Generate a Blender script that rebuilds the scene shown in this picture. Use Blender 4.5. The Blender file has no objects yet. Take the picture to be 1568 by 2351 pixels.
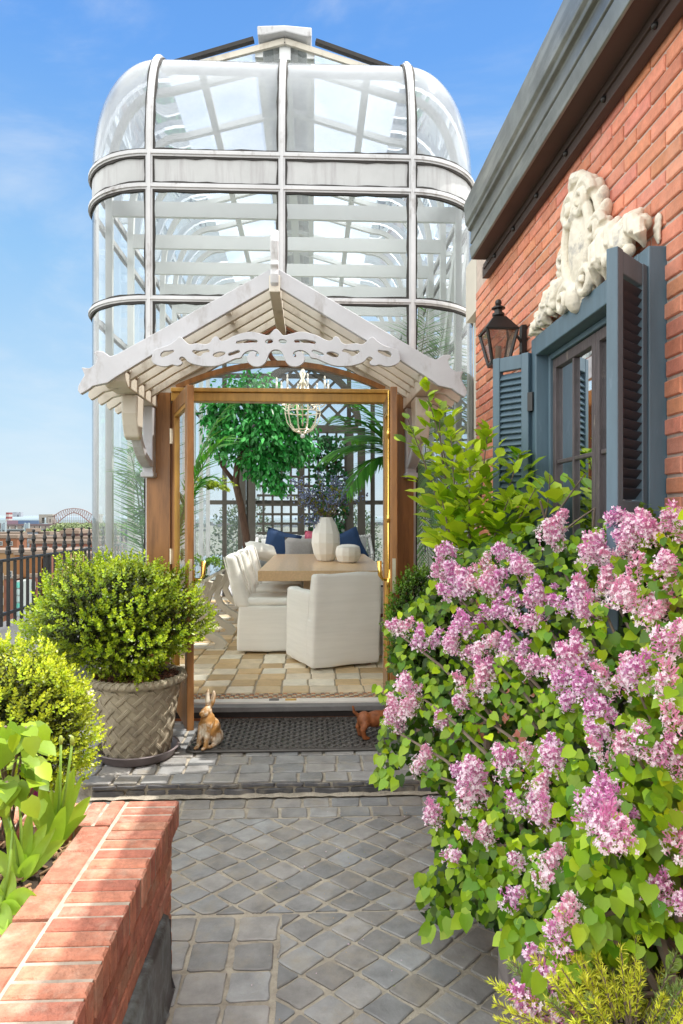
import bpy, bmesh, math, random
import numpy as np
from mathutils import Vector, Matrix, noise
random.seed(7); RNG = np.random.default_rng(11)
scene = bpy.context.scene
col = scene.collection
pi = math.pi
# ---------------------------------------------------------------- survey helpers
TH = math.radians(2.485); T = math.tan(TH); FP = 1567.0; HZ = 1190.0; CX = 784.0; H = 1.70
def ratio(px):
    t = (px-CX)/FP
    return (t+T)/(1-t*T)
def P(px, py, Y):
    X = Y*ratio(px); d = Y*math.cos(TH)+X*math.sin(TH)
    return Vector((X, Y, H+(HZ-py)/FP*d))
def PX(px, py, X):
    return P(px, py, X/ratio(px))
def PZ(px, py, z):
    d = (H-z)*FP/(py-HZ); t = (px-CX)/FP
    return Vector((d*(math.sin(TH)+t*math.cos(TH)), d*(math.cos(TH)-t*math.sin(TH)), z))
def U(a, b): return random.uniform(a, b)
def lerp(a, b, t): return a+(b-a)*t
# ---------------------------------------------------------------- objects
ORG = {}
def tag(o, label=None, cat=None, group=None, kind=None):
    if label: o['label'] = label
    if cat: o['category'] = cat
    if group: o['group'] = group
    if kind: o['kind'] = kind
    return o
def thing(name, loc, label, cat, group=None):
    o = bpy.data.objects.new(name, None); col.objects.link(o)
    o.location = loc; o.empty_display_size = .1
    ORG[o.name] = Vector(loc)
    return tag(o, label, cat, group)
def copy_tree(o, parent=None):
    c = o.copy(); col.objects.link(c); c.parent = parent
    for ch in list(o.children): copy_tree(ch, c)
    return c
def finish(me, name, mats, parent, smooth, bevel, segs):
    for m in (mats if isinstance(mats, (list, tuple)) else [mats]): me.materials.append(m)
    o = bpy.data.objects.new(name, me); col.objects.link(o)
    off = Vector((0, 0, 0))
    if parent is not None:
        off = ORG.get(parent.name, Vector((0, 0, 0)))
        me.transform(Matrix.Translation(-off)); o.parent = parent
    ORG[o.name] = off
    if smooth:
        me.polygons.foreach_set('use_smooth', [True]*len(me.polygons))
    if bevel:
        b = o.modifiers.new('bevel', 'BEVEL'); b.width = bevel; b.segments = segs
        b.limit_method = 'ANGLE'; b.angle_limit = math.radians(40)
    return o
class MB:
    def __init__(s): s.v = []; s.f = []; s.t = []; s.m = []
    def add(s, vs, fs, tint=(1, 1, 1), mi=0):
        n = len(s.v); s.v += [tuple(p) for p in vs]
        for f in fs: s.f.append([i+n for i in f]); s.t.append(tint); s.m.append(mi)
    def hexa(s, p, tint=(1, 1, 1), mi=0):      # 4 bottom ccw, 4 top ccw
        s.add(p, [(3, 2, 1, 0), (4, 5, 6, 7), (0, 1, 5, 4), (1, 2, 6, 5), (2, 3, 7, 6), (3, 0, 4, 7)], tint, mi)
    def box(s, c, d, rot=None, tint=(1, 1, 1), mi=0):
        x, y, z = d[0]/2, d[1]/2, d[2]/2
        p = [Vector(q) for q in ((-x, -y, -z), (x, -y, -z), (x, y, -z), (-x, y, -z), (-x, -y, z), (x, -y, z), (x, y, z), (-x, y, z))]
        if rot is not None: p = [rot @ q for q in p]
        s.hexa([q+Vector(c) for q in p], tint, mi); return s
    def bb(s, a, b, tint=(1, 1, 1), mi=0):     # corner to corner
        a = Vector(a); b = Vector(b); return s.box((a+b)/2, (abs(b.x-a.x), abs(b.y-a.y), abs(b.z-a.z)), None, tint, mi)
    def bar(s, a, b, w, h, tint=(1, 1, 1), mi=0):
        a = Vector(a); b = Vector(b); d = b-a; q = d.to_track_quat('Y', 'Z').to_matrix()
        return s.box((a+b)/2, (w, d.length, h), q, tint, mi)
    def prism(s, poly, vec, tint=(1, 1, 1), mi=0):
        n = len(poly); v = Vector(vec); poly = [Vector(p) for p in poly]
        s.add(poly+[p+v for p in poly], [list(range(n))[::-1], list(range(n, 2*n))]+[(i, (i+1) % n, (i+1) % n+n, i+n) for i in range(n)], tint, mi); return s
    def tube(s, path, r, n=8, tint=(1, 1, 1), mi=0, cap=True):
        path = [Vector(p) for p in path]; m = len(path)
        rs = r if isinstance(r, (list, tuple)) else [r]*m
        vs = []; ref = None
        for i, p in enumerate(path):
            d = (path[min(i+1, m-1)]-path[max(i-1, 0)]).normalized()
            if ref is None: ref = d.orthogonal().normalized()
            ref = (ref-d*ref.dot(d))
            ref = ref.normalized() if ref.length > 1e-6 else d.orthogonal().normalized()
            b = d.cross(ref)
            for k in range(n):
                a = 2*pi*k/n; vs.append(p+(ref*math.cos(a)+b*math.sin(a))*rs[i])
        fs = [(i*n+k, i*n+(k+1) % n, (i+1)*n+(k+1) % n, (i+1)*n+k) for i in range(m-1) for k in range(n)]
        if cap: fs += [list(range(n))[::-1], list(range((m-1)*n, m*n))]
        s.add(vs, fs, tint, mi); return s
    def lathe(s, prof, c, n=32, tint=(1, 1, 1), mi=0, cap=True, flat=None):
        c = Vector(c); vs = []
        for r, z in prof:
            for k in range(n):
                a = 2*pi*k/n; vs.append(c+Vector((r*math.cos(a), r*math.sin(a), z)))
        m = len(prof)
        fs = [(i*n+k, i*n+(k+1) % n, (i+1)*n+(k+1) % n, (i+1)*n+k) for i in range(m-1) for k in range(n)]
        if cap: fs += [list(range(n))[::-1], list(range((m-1)*n, m*n))]
        s.add(vs, fs, tint, mi); return s
    def ball(s, c, r, n=10, m=7, rot=None, tint=(1, 1, 1), mi=0):
        r = Vector(r) if not isinstance(r, (int, float)) else Vector((r, r, r)); c = Vector(c)
        vs = [Vector((0, 0, -r.z))]
        for i in range(1, m):
            a = -pi/2+pi*i/m
            for k in range(n):
                b = 2*pi*k/n; vs.append(Vector((r.x*math.cos(a)*math.cos(b), r.y*math.cos(a)*math.sin(b), r.z*math.sin(a))))
        vs.append(Vector((0, 0, r.z)))
        if rot is not None: vs = [rot @ v for v in vs]
        vs = [v+c for v in vs]; L = len(vs)-1
        fs = [(0, 1+(k+1) % n, 1+k) for k in range(n)]
        fs += [(1+i*n+k, 1+i*n+(k+1) % n, 1+(i+1)*n+(k+1) % n, 1+(i+1)*n+k) for i in range(m-2) for k in range(n)]
        fs += [(L, 1+(m-2)*n+k, 1+(m-2)*n+(k+1) % n) for k in range(n)]
        s.add(vs, fs, tint, mi); return s
    def sweep(s, pts, side, w, d0, d1, tint=(1, 1, 1), mi=0, out=None, jit=0):
        pts = [Vector(p) for p in pts]; side = Vector(side).normalized(); m = len(pts); vs = []
        for i, p in enumerate(pts):
            d = (pts[min(i+1, m-1)]-pts[max(i-1, 0)]).normalized()
            n = d.cross(side).normalized()
            if out is not None and n.dot(Vector(out(p) if callable(out) else out)) < 0: n = -n
            ww = w/2*(1+U(-jit, jit))
            vs += [p-side*ww+n*d0, p+side*ww+n*d0, p+side*ww+n*d1, p-side*ww+n*d1]
        fs = [(i*4+k, i*4+(k+1) % 4, (i+1)*4+(k+1) % 4, (i+1)*4+k) for i in range(m-1) for k in range(4)]
        fs += [(3, 2, 1, 0), (m*4-4, m*4-3, m*4-2, m*4-1)]
        s.add(vs, fs, tint, mi); return s
    def grid(s, fn, nu, nv, tint=(1, 1, 1), mi=0):
        vs = [fn(i/nu, j/nv) for i in range(nu+1) for j in range(nv+1)]
        s.add(vs, [(i*(nv+1)+j, (i+1)*(nv+1)+j, (i+1)*(nv+1)+j+1, i*(nv+1)+j+1) for i in range(nu) for j in range(nv)], tint, mi); return s
    def build(s, name, mats, parent=None, smooth=False, bevel=0, segs=2, fixn=True):
        me = bpy.data.meshes.new(name); me.from_pydata(s.v, [], s.f); 
        if fixn:
            bm = bmesh.new(); bm.from_mesh(me); bmesh.ops.recalc_face_normals(bm, faces=bm.faces); bm.to_mesh(me); bm.free()
        a = me.attributes.new('tint', 'FLOAT_COLOR', 'FACE')
        a.data.foreach_set('color', np.array([(t[0], t[1], t[2], 1) for t in s.t], dtype=np.float32).ravel())
        me.polygons.foreach_set('material_index', s.m)
        me.update()
        return finish(me, name, mats, parent, smooth, bevel, segs)
class LM:                                      # many small leaves, triangles only
    def __init__(s): s.V = []; s.F = []; s.T = []; s.n = 0
    def scatter(s, tpl, pos, dirs, nrm, size, tint, wid=None):
        tv, tf = tpl; N = len(pos); k = len(tv)
        y = dirs/np.maximum(np.linalg.norm(dirs, axis=1, keepdims=True), 1e-9)
        z = nrm-y*np.sum(nrm*y, axis=1, keepdims=True); z /= np.maximum(np.linalg.norm(z, axis=1, keepdims=True), 1e-9)
        x = np.cross(y, z)
        sz = np.asarray(size).reshape(N, 1, 1)
        w = 1.0 if wid is None else np.asarray(wid).reshape(N, 1, 1)
        v = pos[:, None, :]+sz*(tv[None, :, 0:1]*w*x[:, None, :]+tv[None, :, 1:2]*y[:, None, :]+tv[None, :, 2:3]*z[:, None, :])
        f = tf[None]+(np.arange(N)*k)[:, None, None]+s.n
        s.V.append(v.reshape(-1, 3)); s.F.append(f.reshape(-1, 3)); s.n += N*k
        s.T.append(np.repeat(tint, len(tf), axis=0))
    def build(s, name, mats, parent=None):
        V = np.concatenate(s.V).astype(np.float32); F = np.concatenate(s.F).astype(np.int32); Tn = np.concatenate(s.T)
        me = bpy.data.meshes.new(name)
        me.vertices.add(len(V)); me.vertices.foreach_set('co', V.ravel())
        me.loops.add(F.size); me.loops.foreach_set('vertex_index', F.ravel())
        me.polygons.add(len(F)); me.polygons.foreach_set('loop_start', np.arange(0, F.size, 3, dtype=np.int32))
        me.update(calc_edges=True)
        a = me.attributes.new('tint', 'FLOAT_COLOR', 'FACE')
        a.data.foreach_set('color', np.concatenate([Tn, np.ones((len(Tn), 1))], axis=1).astype(np.float32).ravel())
        return finish(me, name, mats, parent, False, 0, 1)
def A(l): return np.array(l, dtype=float)
RHOMB = (A([(0, 0, 0), (-.25, .5, .07), (0, 1, 0), (.25, .5, .07)]), np.array([(0, 3, 2), (0, 2, 1)]))
HEART = (A([(0, .04, 0), (0, .5, -.04), (0, 1.02, -.16), (.26, -.04, .05), (.44, .27, .07), (.32, .64, 0), (-.26, -.04, .05), (-.44, .27, .07), (-.32, .64, 0)]),
         np.array([(0, 3, 4), (0, 4, 1), (1, 4, 5), (1, 5, 2), (0, 7, 6), (0, 1, 7), (1, 8, 7), (1, 2, 8)]))
OVATE = (A([(0, 0, 0), (0, .5, -.03), (0, 1, -.14), (.22, .28, .06), (.21, .62, .02), (-.22, .28, .06), (-.21, .62, .02)]),
         np.array([(0, 3, 1), (1, 3, 4), (1, 4, 2), (0, 1, 5), (1, 6, 5), (1, 2, 6)]))
BLADE = (A([(0, 0, 0), (-.04, .35, .01), (.04, .35, .01), (0, 1, -.06)]), np.array([(0, 2, 1), (1, 2, 3)]))
def unit(n):
    v = RNG.normal(size=(n, 3)); return v/np.linalg.norm(v, axis=1, keepdims=True)
def tints(n, a, b, jit=.1):
    t = RNG.random((n, 1)); c = A(a)*(1-t)+A(b)*t
    return np.clip(c*(1+RNG.normal(size=(n, 1))*jit), 0, 1)
# ---------------------------------------------------------------- materials
def nd(nt, typ, **kw):
    n = nt.nodes.new(typ)
    for k, v in kw.items():
        if k in n.inputs: n.inputs[k].default_value = v
        else: setattr(n, k, v)
    return n
def base_mat(name):
    m = bpy.data.materials.new(name); m.use_nodes = True; nt = m.node_tree; nt.nodes.clear()
    return m, nt, nt.nodes.new('ShaderNodeOutputMaterial')
def mul(nt, a, b, fac=1.0, mode='MULTIPLY'):
    n = nt.nodes.new('ShaderNodeMix'); n.data_type = 'RGBA'; n.blend_type = mode
    for i, x in ((0, fac), (6, a), (7, b)):
        if hasattr(x, 'is_output'): nt.links.new(x, n.inputs[i])
        else: n.inputs[i].default_value = x if i == 0 else (x[0], x[1], x[2], 1)
    return n.outputs[2]
def M(name, c, rough=.6, var=.2, scale=5, bump=0, bscale=60, tint=False, metal=0, dirt=None, stretch=(1, 1, 1), spec=.5, trans=0, dist=.004, wave=None):
    m, nt, out = base_mat(name); L = nt.links
    tc = nd(nt, 'ShaderNodeTexCoord'); mp = nd(nt, 'ShaderNodeMapping'); mp.inputs['Scale'].default_value = stretch
    L.new(tc.outputs['Object'], mp.inputs[0])
    n1 = nd(nt, 'ShaderNodeTexNoise', Scale=scale, Detail=8, Roughness=.65); L.new(mp.outputs[0], n1.inputs['Vector'])
    r = nd(nt, 'ShaderNodeMapRange'); r.inputs[1].default_value = .3; r.inputs[2].default_value = .7
    r.inputs[3].default_value = 1-var; r.inputs[4].default_value = 1+var*.7; L.new(n1.outputs[0], r.inputs[0])
    cmb = nd(nt, 'ShaderNodeCombineXYZ')
    for i in range(3): L.new(r.outputs[0], cmb.inputs[i])
    colr = mul(nt, c, cmb.outputs[0])
    if tint:
        at = nd(nt, 'ShaderNodeAttribute'); at.attribute_name = 'tint'; colr = mul(nt, colr, at.outputs['Color'])
    if dirt:
        dc, lo, hi, ds, st = dirt
        mp2 = nd(nt, 'ShaderNodeMapping'); mp2.inputs['Scale'].default_value = st; L.new(tc.outputs['Object'], mp2.inputs[0])
        n2 = nd(nt, 'ShaderNodeTexNoise', Scale=ds, Detail=9, Roughness=.7); L.new(mp2.outputs[0], n2.inputs['Vector'])
        rr = nd(nt, 'ShaderNodeMapRange'); rr.inputs[1].default_value = lo; rr.inputs[2].default_value = hi; L.new(n2.outputs[0], rr.inputs[0])
        colr = mul(nt, colr, dc, rr.outputs[0], 'MIX')
    b = nd(nt, 'ShaderNodeBsdfPrincipled', Roughness=rough, Metallic=metal)
    b.inputs['Specular IOR Level'].default_value = spec
    L.new(colr, b.inputs['Base Color'])
    if bump:
        n3 = nd(nt, 'ShaderNodeTexNoise', Scale=bscale, Detail=6, Roughness=.6); L.new(mp.outputs[0], n3.inputs['Vector'])
        bp = nd(nt, 'ShaderNodeBump', Strength=bump, Distance=dist); L.new(n3.outputs[0], bp.inputs['Height']); L.new(bp.outputs[0], b.inputs['Normal'])
    sh = b.outputs[0]
    if trans:
        tr = nd(nt, 'ShaderNodeBsdfTranslucent'); tcol = mul(nt, colr, (1.25, 1.3, .6)) if trans > 0 else colr
        L.new(tcol, tr.inputs[0]); mx = nd(nt, 'ShaderNodeMixShader'); mx.inputs[0].default_value = abs(trans)
        L.new(sh, mx.inputs[1]); L.new(tr.outputs[0], mx.inputs[2]); sh = mx.outputs[0]
    L.new(sh, out.inputs[0]); return m
def glass(name, tcol, refl=1.0, haze=0, hcol=(.85, .88, .9), ramp=False, rough=.02):
    m, nt, out = base_mat(name); L = nt.links
    tr = nd(nt, 'ShaderNodeBsdfTransparent'); tr.inputs[0].default_value = (*tcol, 1)
    gl = nd(nt, 'ShaderNodeBsdfGlossy', Roughness=rough); gl.inputs[0].default_value = (.95, .97, 1, 1)
    fr = nd(nt, 'ShaderNodeFresnel', IOR=1.45)
    mm = nd(nt, 'ShaderNodeMath', operation='MULTIPLY'); mm.inputs[1].default_value = refl; L.new(fr.outputs[0], mm.inputs[0])
    mm.use_clamp = True
    base = tr.outputs[0]
    if haze:
        df = nd(nt, 'ShaderNodeBsdfDiffuse'); df.inputs[0].default_value = (*hcol, 1)
        tl = nd(nt, 'ShaderNodeBsdfTranslucent'); tl.inputs[0].default_value = (*hcol, 1)
        m1 = nd(nt, 'ShaderNodeMixShader'); m1.inputs[0].default_value = .55; L.new(df.outputs[0], m1.inputs[1]); L.new(tl.outputs[0], m1.inputs[2])
        tc = nd(nt, 'ShaderNodeTexCoord'); n = nd(nt, 'ShaderNodeTexNoise', Scale=1.6, Detail=7, Roughness=.6); L.new(tc.outputs['Object'], n.inputs['Vector'])
        rg = nd(nt, 'ShaderNodeMapRange'); rg.inputs[1].default_value = .3; rg.inputs[2].default_value = .7
        rg.inputs[3].default_value = haze*.75; rg.inputs[4].default_value = min(1, haze*1.25); L.new(n.outputs[0], rg.inputs[0])
        hz = rg.outputs[0]
        if ramp:                                # grime gathers towards the top of the curved eave
            sx = nd(nt, 'ShaderNodeSeparateXYZ'); L.new(tc.outputs['Object'], sx.inputs[0])
            r2 = nd(nt, 'ShaderNodeMapRange'); r2.inputs[1].default_value = ramp[0]; r2.inputs[2].default_value = ramp[1]
            r2.inputs[3].default_value = 0; r2.inputs[4].default_value = ramp[2]; r2.interpolation_type = 'SMOOTHSTEP'
            L.new(sx.outputs[2], r2.inputs[0])
            ad = nd(nt, 'ShaderNodeMath', operation='ADD'); ad.use_clamp = True; L.new(hz, ad.inputs[0]); L.new(r2.outputs[0], ad.inputs[1]); hz = ad.outputs[0]
        m2 = nd(nt, 'ShaderNodeMixShader'); L.new(hz, m2.inputs[0]); L.new(tr.outputs[0], m2.inputs[1]); L.new(m1.outputs[0], m2.inputs[2]); base = m2.outputs[0]
    mx = nd(nt, 'ShaderNodeMixShader'); L.new(mm.outputs[0], mx.inputs[0]); L.new(base, mx.inputs[1]); L.new(gl.outputs[0], mx.inputs[2])
    L.new(mx.outputs[0], out.inputs[0]); return m
def flag(*c): return c
GRIME = (.07, .055, .045)
mt = {
 'white_frame': M('white_frame', (.52, .525, .54), .42, .12, 3, .15, 40, dirt=((.13, .105, .09), .55, .74, 5, (1, 1, .4))),
 'white_rib': M('white_rib', (.72, .74, .74), .5, .06, 2),
 'white_trim': M('white_trim', (.49, .50, .53), .5, .1, 4, .2, 50, dirt=((.20, .17, .14), .53, .85, 6, (1.5, 1, .6))),
 'cream_trim': M('cream_trim', (.60, .56, .48), .55, .1, 4, dirt=((.24, .18, .12), .53, .82, 7, (1, 1, .7))),
 'panel_white': M('panel_white', (.43, .44, .445), .5, .1, 3, dirt=((.30, .29, .30), .50, .72, 6, (2.2, 1, .18))),
 'sealant': M('sealant', (.025, .022, .02), .7, .3, 20),
 'clear_glass': glass('clear_glass', (.965, .98, .975), 1.0, .14, (.76, .84, .84)),  # pale haze: milky glass with a veil of reflected sky painted in
 'inner_glass': glass('inner_glass', (.97, .98, .98), .8),
 'haze_glass': glass('haze_glass', (.97, .98, .99), .9, .46, (.60, .64, .69), (4.9, 5.75, .34), .08),
 'side_haze': glass('side_haze', (.97, .98, .98), .8, .10, (.9, .92, .95)),
 'roof_glass': glass('roof_glass', (.97, .98, .98), .6, .46, (.74, .78, .81), False, .1),
 'porch_deck': M('porch_deck', (.38, .32, .25), .7, .2, 6),
 'oak': M('oak', (.30, .135, .042), .35, .35, 3, .1, 50, stretch=(6, 6, .5), dirt=((.07, .025, .008), .5, .85, 3, (5, 5, .6))),
 'oak_dark': M('oak_dark', (.17, .055, .018), .4, .35, 4, stretch=(6, 6, .5)),
 'gilt_wood': M('gilt_wood', (.55, .31, .07), .35, .25, 6, stretch=(3, 3, .5)),
 'brass': M('brass', (.85, .55, .14), .22, .15, 8, metal=1),
 'old_brass': M('old_brass', (.80, .72, .56), .3, .2, 8, metal=1),
 'slate': M('slate', (1, 1, .99), .46, .32, 8, .8, 26, tint=True, dist=.006, dirt=((.30, .265, .21), .50, .78, 6, (1, 1, 1))),
 'mortar': M('mortar', (.38, .34, .275), .9, .3, 14, .8, 60, dist=.01, dirt=((.17, .14, .11), .52, .8, 5, (1, 1, 1))),
 'brick': M('brick', (1, 1, 1), .85, .2, 30, .6, 120, tint=True, dist=.004, dirt=((.70, .38, .29), .5, .9, 2.2, (1, 1, 1))),
 'old_brick': M('old_brick', (1, 1, 1), .88, .38, 22, 1.0, 70, tint=True, dist=.008, dirt=((.58, .42, .32), .52, .80, 7, (1, 1, 1))),
 'brick_mortar': M('brick_mortar', (.56, .47, .41), .95, .2, 20, .6, 90),
 'planter_mortar': M('planter_mortar', (.40, .34, .275), .95, .3, 20, .6, 90, dirt=((.2, .15, .12), .55, .8, 7, (1, 1, 1))),
 'copper': M('copper', (.19, .205, .195), .36, .35, 5, .25, 7, metal=.7, dirt=((.36, .38, .36), .48, .68, 3, (2, .35, 3))),
 'soffit': M('soffit', (.055, .035, .03), .6, .2, 4),
 'lead': M('lead', (.11, .105, .11), .38, .5, 7, .6, 14, metal=.5, dirt=((.30, .36, .38), .48, .70, 6, (1, 1, 1))),
 'blue_paint_shade': M('blue_paint_shade', (.022, .03, .045), .5, .2, 5),  # darker copy of the blue paint, shade painted into the right shutter's louvers
 'blue_paint': M('blue_paint', (.088, .145, .19), .5, .14, 5, .15, 50, stretch=(4, 4, .6), dirt=((.16, .23, .29), .6, .8, 8, (3, 3, .5))),
 'old_sash': M('old_sash', (.085, .07, .075), .55, .4, 8, .3, 60, stretch=(5, 5, .8), dirt=((.3, .26, .22), .6, .8, 9, (4, 4, 1))),
 'window_glass': glass('window_glass', (.86, .90, .88), 1.3, .16, (.52, .60, .55)),
 'stone_relief': M('stone_relief', (.74, .69, .58), .8, .2, 8, .7, 60, dist=.004, dirt=((.34, .33, .31), .52, .66, 8, (1, 1, 1))),
 'black_iron': M('black_iron', (.012, .011, .011), .4, .3, 9),
 'lantern_glass': glass('lantern_glass', (.72, .62, .55), 1.5, .25, (.55, .42, .36)),
 'concrete': M('concrete', (.27, .265, .26), .85, .15, 3, .3, 40),
 'travertine': M('travertine', (1, 1, 1), .5, .16, 10, .2, 50, tint=True),
 'grout': M('grout', (.42, .36, .27), .9, .15, 20),
 'mosaic': M('mosaic', (1, 1, 1), .45, .1, 20, tint=True),
 'marble': M('marble', (.74, .71, .66), .35, .1, 6),
 'dark_riser': M('dark_riser', (.035, .025, .023), .4, .4, 8),
 'grey_step': M('grey_step', (.17, .165, .165), .55, .25, 8),
 'rubber': M('rubber', (.075, .068, .062), .5, .3, 14, .2, 80),
 'linen': M('linen', (.84, .82, .77), .9, .06, 5, .35, 240, stretch=(.3, .3, 4), dist=.002),
 'table_oak': M('table_oak', (.64, .43, .235), .3, .14, 5, stretch=(9, .7, 9)),
 'ceramic': M('ceramic', (.75, .73, .68), .65, .06, 6, .2, 60),
 'navy': M('navy', (.012, .045, .13), .8, .15, 12), 'grey_cloth': M('grey_cloth', (.36, .34, .33), .9, .1, 30),
 'pale_blue': M('pale_blue', (.5, .56, .62), .9, .1, 20), 'pink_cloth': M('pink_cloth', (.6, .12, .2), .8, .5, 14),
 'spool_white': M('spool_white', (.78, .78, .77), .5, .05, 5),
 'trellis_grey': M('trellis_grey', (.13, .115, .095), .6, .15, 6),
 'bark': M('bark', (.10, .055, .035), .85, .4, 14, .8, 40, stretch=(1, 1, .4)), 'twig': M('twig', (.16, .12, .09), .8, .3, 14),
 'soil': M('soil', (.045, .03, .02), .95, .4, 20, 1, 30, dist=.02), 'mulch': M('mulch', (1, 1, 1), .9, .3, 40, tint=True),
 'pot_stone': M('pot_stone', (.34, .295, .215), .75, .22, 9, .4, 60, dirt=((.15, .125, .10), .5, .75, 7, (1, 1, 1))),
 'saucer': M('saucer', (.19, .16, .165), .5, .1, 6), 'urn_glaze': M('urn_glaze', (.72, .70, .66), .3, .08, 6, tint=True),
 'box_leaf': M('box_leaf', (1, 1, 1), .38, .1, 20, tint=True, trans=.32), 'leaf': M('leaf', (1, 1, 1), .45, .12, 15, tint=True, trans=.38),
 'ficus_leaf': M('ficus_leaf', (1, 1, 1), .32, .1, 15, tint=True, trans=.25), 'petal': M('petal', (1, 1, 1), .6, .05, 10, tint=True, trans=-.42),
 'needle': M('needle', (1, 1, 1), .5, .05, 10, tint=True, trans=.2), 'far_leaf': M('far_leaf', (.55, .55, .55), .8, .2, 1, tint=True),
 'rust_white': M('rust_white', (.36, .18, .05), .55, .35, 12, .5, 60, dirt=((.72, .65, .53), .45, .60, 11, (1, 1, .7))),
 'rust': M('rust', (.27, .085, .025), .6, .4, 14, .5, 60, dirt=((.09, .03, .015), .5, .8, 9, (1, 1, 1))),
 'old_wood': M('old_wood', (.21, .185, .18), .8, .35, 6, .4, 40, stretch=(5, .5, 5)),
 'cream_wall': M('cream_wall', (.66, .62, .54), .8, .05, 3), 'tree_bulb': M('tree_bulb', (.9, .85, .75), .5, .02, 3),
 'city_brick': M('city_brick', (.5, .5, .5), .9, .12, .12, tint=True), 'city_glass': M('city_glass', (1, 1, 1), .25, .3, .3, tint=True),
 'city_plain': M('city_plain', (.48, .48, .48), .85, .08, .05, tint=True), 'city_ground': M('city_ground', (.11, .12, .10), .95, .4, .004),
 'hill': M('hill', (.50, .60, .66), .95, .12, .004), 'steel': M('steel', (.25, .17, .165), .8, .1, .02),
}
# ================================================================ paving and platform
XC = -.245; FL = .226                     # centre line of the glasshouse, its floor level
def clip(poly, a, b, c):                   # keep a*x+b*y<=c
    o = []
    for i in range(len(poly)):
        p, q = poly[i], poly[(i+1) % len(poly)]; dp = a*p[0]+b*p[1]-c; dq = a*q[0]+b*q[1]-c
        if dp <= 0: o.append(p)
        if dp*dq < 0:
            t = dp/(dp-dq); o.append((p[0]+(q[0]-p[0])*t, p[1]+(q[1]-p[1])*t))
    return o
def stone(mb, poly, to3, gap, h, tint, jit=.004, rnd=.2, ch=.010):
    n = len(poly)
    if n < 3: return
    cx = sum(p[0] for p in poly)/n; cy = sum(p[1] for p in poly)/n
    ar = abs(sum(poly[i][0]*poly[(i+1) % n][1]-poly[(i+1) % n][0]*poly[i][1] for i in range(n)))/2
    if ar < gap*gap*8: return
    r = math.sqrt(ar)
    def shrink(k):
        out = []
        for i in range(n):
            p, q, s = poly[i], poly[(i-1) % n], poly[(i+1) % n]
            e1 = Vector((p[0]-q[0], p[1]-q[1])).normalized(); e2 = Vector((s[0]-p[0], s[1]-p[1])).normalized()
            bis = (e2-e1); sn = abs(e1.x*e2.y-e1.y*e2.x)
            k2 = k/max(sn, .35)
            b = Vector(bis)*k2 if bis.length > .1 else Vector((cx-p[0], cy-p[1])).normalized()*k
            out.append(Vector((p[0]+b.x, p[1]+b.y)))
        return out
    base = shrink(gap/2)
    ring = []
    for i in range(n):
        p, q, s = base[i], base[(i-1) % n], base[(i+1) % n]
        L1 = (q-p).length; L2 = (s-p).length; c = min(rnd*r, .3*L1, .3*L2)
        a = p+(q-p).normalized()*c if L1 > 1e-6 else p; b = p+(s-p).normalized()*c if L2 > 1e-6 else p
        m = p*.5+(a+b)*.25
        ring += [a, m, b, b.lerp(base[(i+1) % n], .5)]
    ring = [p+Vector((U(-jit, jit), U(-jit, jit))) for p in ring]
    cc = Vector((cx, cy)); k = len(ring)
    inn = [p+(cc-p).normalized()*min(ch, (cc-p).length*.4) for p in ring]
    tl = (U(-.02, .02), U(-.02, .02))
    vs = [to3(p.x, p.y, 0) for p in ring]+[to3(p.x, p.y, h*.65+U(-.001, .001)) for p in ring]+[to3(p.x, p.y, h+tl[0]*(p.x-cx)+tl[1]*(p.y-cy)) for p in inn]
    fs = [(i, (i+1) % k, (i+1) % k+k, i+k) for i in range(k)]+[(i+k, (i+1) % k+k, (i+1) % k+2*k, i+2*k) for i in range(k)]+[list(range(2*k, 3*k))]
    mb.add(vs, fs, tint)
def slate_tint():
    g = U(.185, .30); w = U(-.004, .016); return (g+w, g+.004, g+.010-w)
flat = lambda z: (lambda x, y, h: Vector((x, y, z+h)))
def in_clip(poly, x0, x1, y0, y1):
    for a, b, c in ((-1, 0, -x0), (1, 0, x1), (0, -1, -y0), (0, 1, y1)): poly = clip(poly, a, b, c)
    return poly
def courses(mb, x0, x1, y0, rows, rd, ln, to3, gap, h, tf, stack=False, **k):
    for r in range(rows):
        x = x0-(U(0, ln) if not stack else U(0, .02))
        while x < x1:
            l = ln*(U(.85, 1.15) if not stack else U(.97, 1.03)); jy = .006
            p = in_clip([(x, y0+r*rd), (x+l, y0+r*rd), (x+l+U(-.01, .01), y0+(r+1)*rd), (x, y0+(r+1)*rd)], x0, x1, y0-1, y0+9)
            if len(p) > 2: stone(mb, p, to3, gap, h, tf(), **k)
            x += l
fl = MB(); fl.bb((-4.2, -3, -.3), (2.2, 4.9, 0))
tf = tag(fl.build('terrace_floor', mt['mortar']), kind='structure')
g = MB(); Z0 = flat(0.0)
courses(g, -1.6, 1.2, 3.875, 2, .134, .19, Z0, .017, .007, slate_tint, rnd=.07, ch=.005)
D = .205/2
for i in range(-16, 22):
    for j in range(0, 42):
        cx = -.14+i*2*D+(D if j % 2 else 0); cy = 3.87-j*D*.93
        w = [U(-.008, .008) for _ in range(8)]
        dm = [(cx-D+w[0], cy+w[1]), (cx+w[2], cy-D*.93+w[3]), (cx+D+w[4], cy+w[5]), (cx+w[6], cy+D*.93+w[7])]
        far = in_clip(dm, -1.6, 1.2, 2.94, 3.87); near = in_clip(dm, -.135, 1.2, .2, 2.94)
        for q in (far, near):
            if len(q) > 2: stone(g, q, Z0, .0165, .007, slate_tint(), rnd=.07, ch=.005, jit=.0028)
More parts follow.
